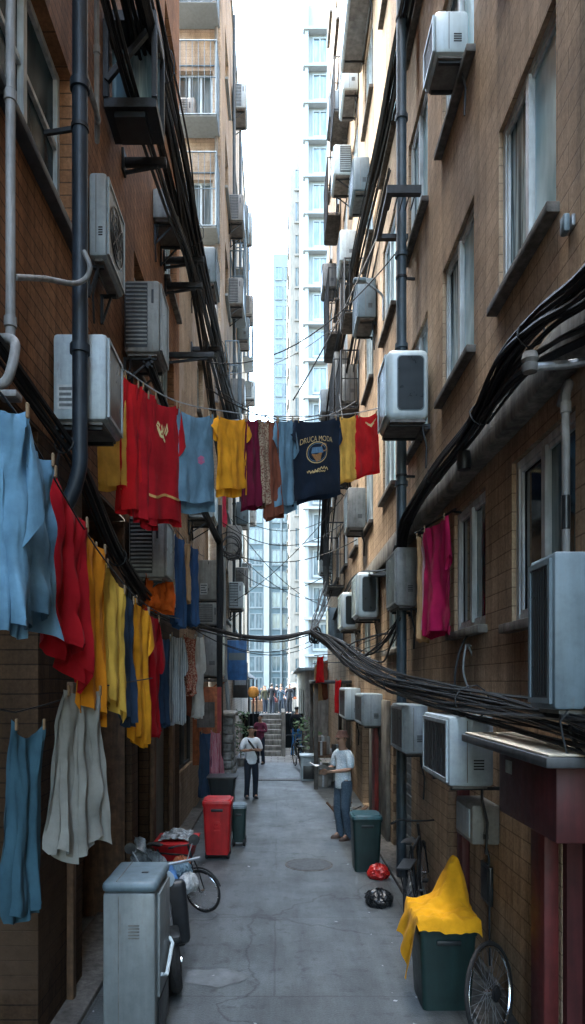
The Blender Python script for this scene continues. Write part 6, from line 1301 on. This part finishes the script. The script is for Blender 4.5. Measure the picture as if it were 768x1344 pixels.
for k in range(150):
    s = random.choice((-1, 1)); y = random.uniform(4.5, 20)
    x = s*(1.5-abs(random.gauss(0, .28))) if random.random() < .8 else random.uniform(-1.2, 1.2); c = Vector((x, y, .007)); q = random.uniform(.008, .028); a = random.uniform(0, 6.28)
    e1 = Vector((math.cos(a), math.sin(a), random.uniform(-.1,.2)))*q; e2 = Vector((-math.sin(a), math.cos(a), random.uniform(0,.3)))*q*random.uniform(.4,1)
    lt.quad(c-e1, c-e2, c+e1, c+e2)
tag(lt.build('litter', M['sticker']), 'scraps of litter and dead leaves scattered along the alley edges', 'litter', kind='stuff')
random.seed(19)
rp = thing('rubble', (1.3,13.2,0), 'heap of broken boards and rubble behind the man in the hat', 'rubble')
for k in range(16):
    a = Vector((1.28+random.uniform(-.22,.3), 13.2+random.uniform(-.9,.9), random.uniform(.03,.12))); d = Vector((random.uniform(-.3,.3), random.uniform(-.35,.35), random.uniform(.0,.3)))
    MB().bar(a, a+d, random.uniform(.03,.10), .02).build('board', random.choice([M['wood'],M['concD'],M['conc'],M['stone']]), rp)
# ---------------------------------------------------------------- camera and light
cam = bpy.data.cameras.new('camera'); co = bpy.data.objects.new('camera', cam); COL.objects.link(co)
co.location = (0, 0, HC); co.rotation_euler = (R(90), 0, 0)
cam.sensor_width = 36; cam.sensor_fit = 'AUTO'; cam.lens = F/1344*36
cam.shift_x = (384-VX)/1344; cam.shift_y = (VY-672)/1344
cam.clip_start = .1; cam.clip_end = 2000; sc.camera = co
w = bpy.data.worlds.new('World'); sc.world = w; w.use_nodes = True; nt = w.node_tree
bg = nt.nodes['Background']; sky = nt.nodes.new('ShaderNodeTexSky'); sky.sky_type = 'NISHITA'; sky.sun_disc = False
EL, AZ = 70, 275
sky.sun_elevation = R(EL); sky.sun_rotation = R(AZ); sky.air_density = 1.6; sky.dust_density = 4; sky.ozone_density = 1.2
hs = nt.nodes.new('ShaderNodeHueSaturation'); hs.inputs['Saturation'].default_value = SKY_SAT; hs.inputs['Value'].default_value = SKY_VAL
tn = nt.nodes.new('ShaderNodeMix'); tn.data_type = 'RGBA'; tn.blend_type = 'MULTIPLY'
nt.links.new(sky.outputs[0], hs.inputs['Color']); nt.links.new(hs.outputs[0], tn.inputs[6]); tn.inputs[7].default_value = (.94,1.02,1.03,1); tn.inputs[0].default_value = 1; nt.links.new(tn.outputs[2], bg.inputs[0]); bg.inputs[1].default_value = .15
sl = bpy.data.lights.new('sun', 'SUN'); sl.energy = SUN_E; sl.angle = R(20); sl.color = (1, .96, .9); so_ = bpy.data.objects.new('sun', sl); COL.objects.link(so_)
d = Vector((math.sin(R(AZ))*math.cos(R(EL)), math.cos(R(AZ))*math.cos(R(EL)), math.sin(R(EL))))
so_.rotation_euler = d.to_track_quat('Z', 'Y').to_euler()
sc.view_settings.view_transform = 'Standard'; sc.view_settings.look = 'None'; sc.view_settings.exposure = 0; sc.view_settings.gamma = 1
sc.cycles.max_bounces = 8; sc.cycles.diffuse_bounces = 4; sc.cycles.glossy_bounces = 3; sc.cycles.transparent_max_bounces = 8; sc.cycles.transmission_bounces = 2
sc.cycles.use_denoising = True; sc.cycles.sample_clamp_indirect = 6; sc.cycles.caustics_reflective = False; sc.cycles.caustics_refractive = False
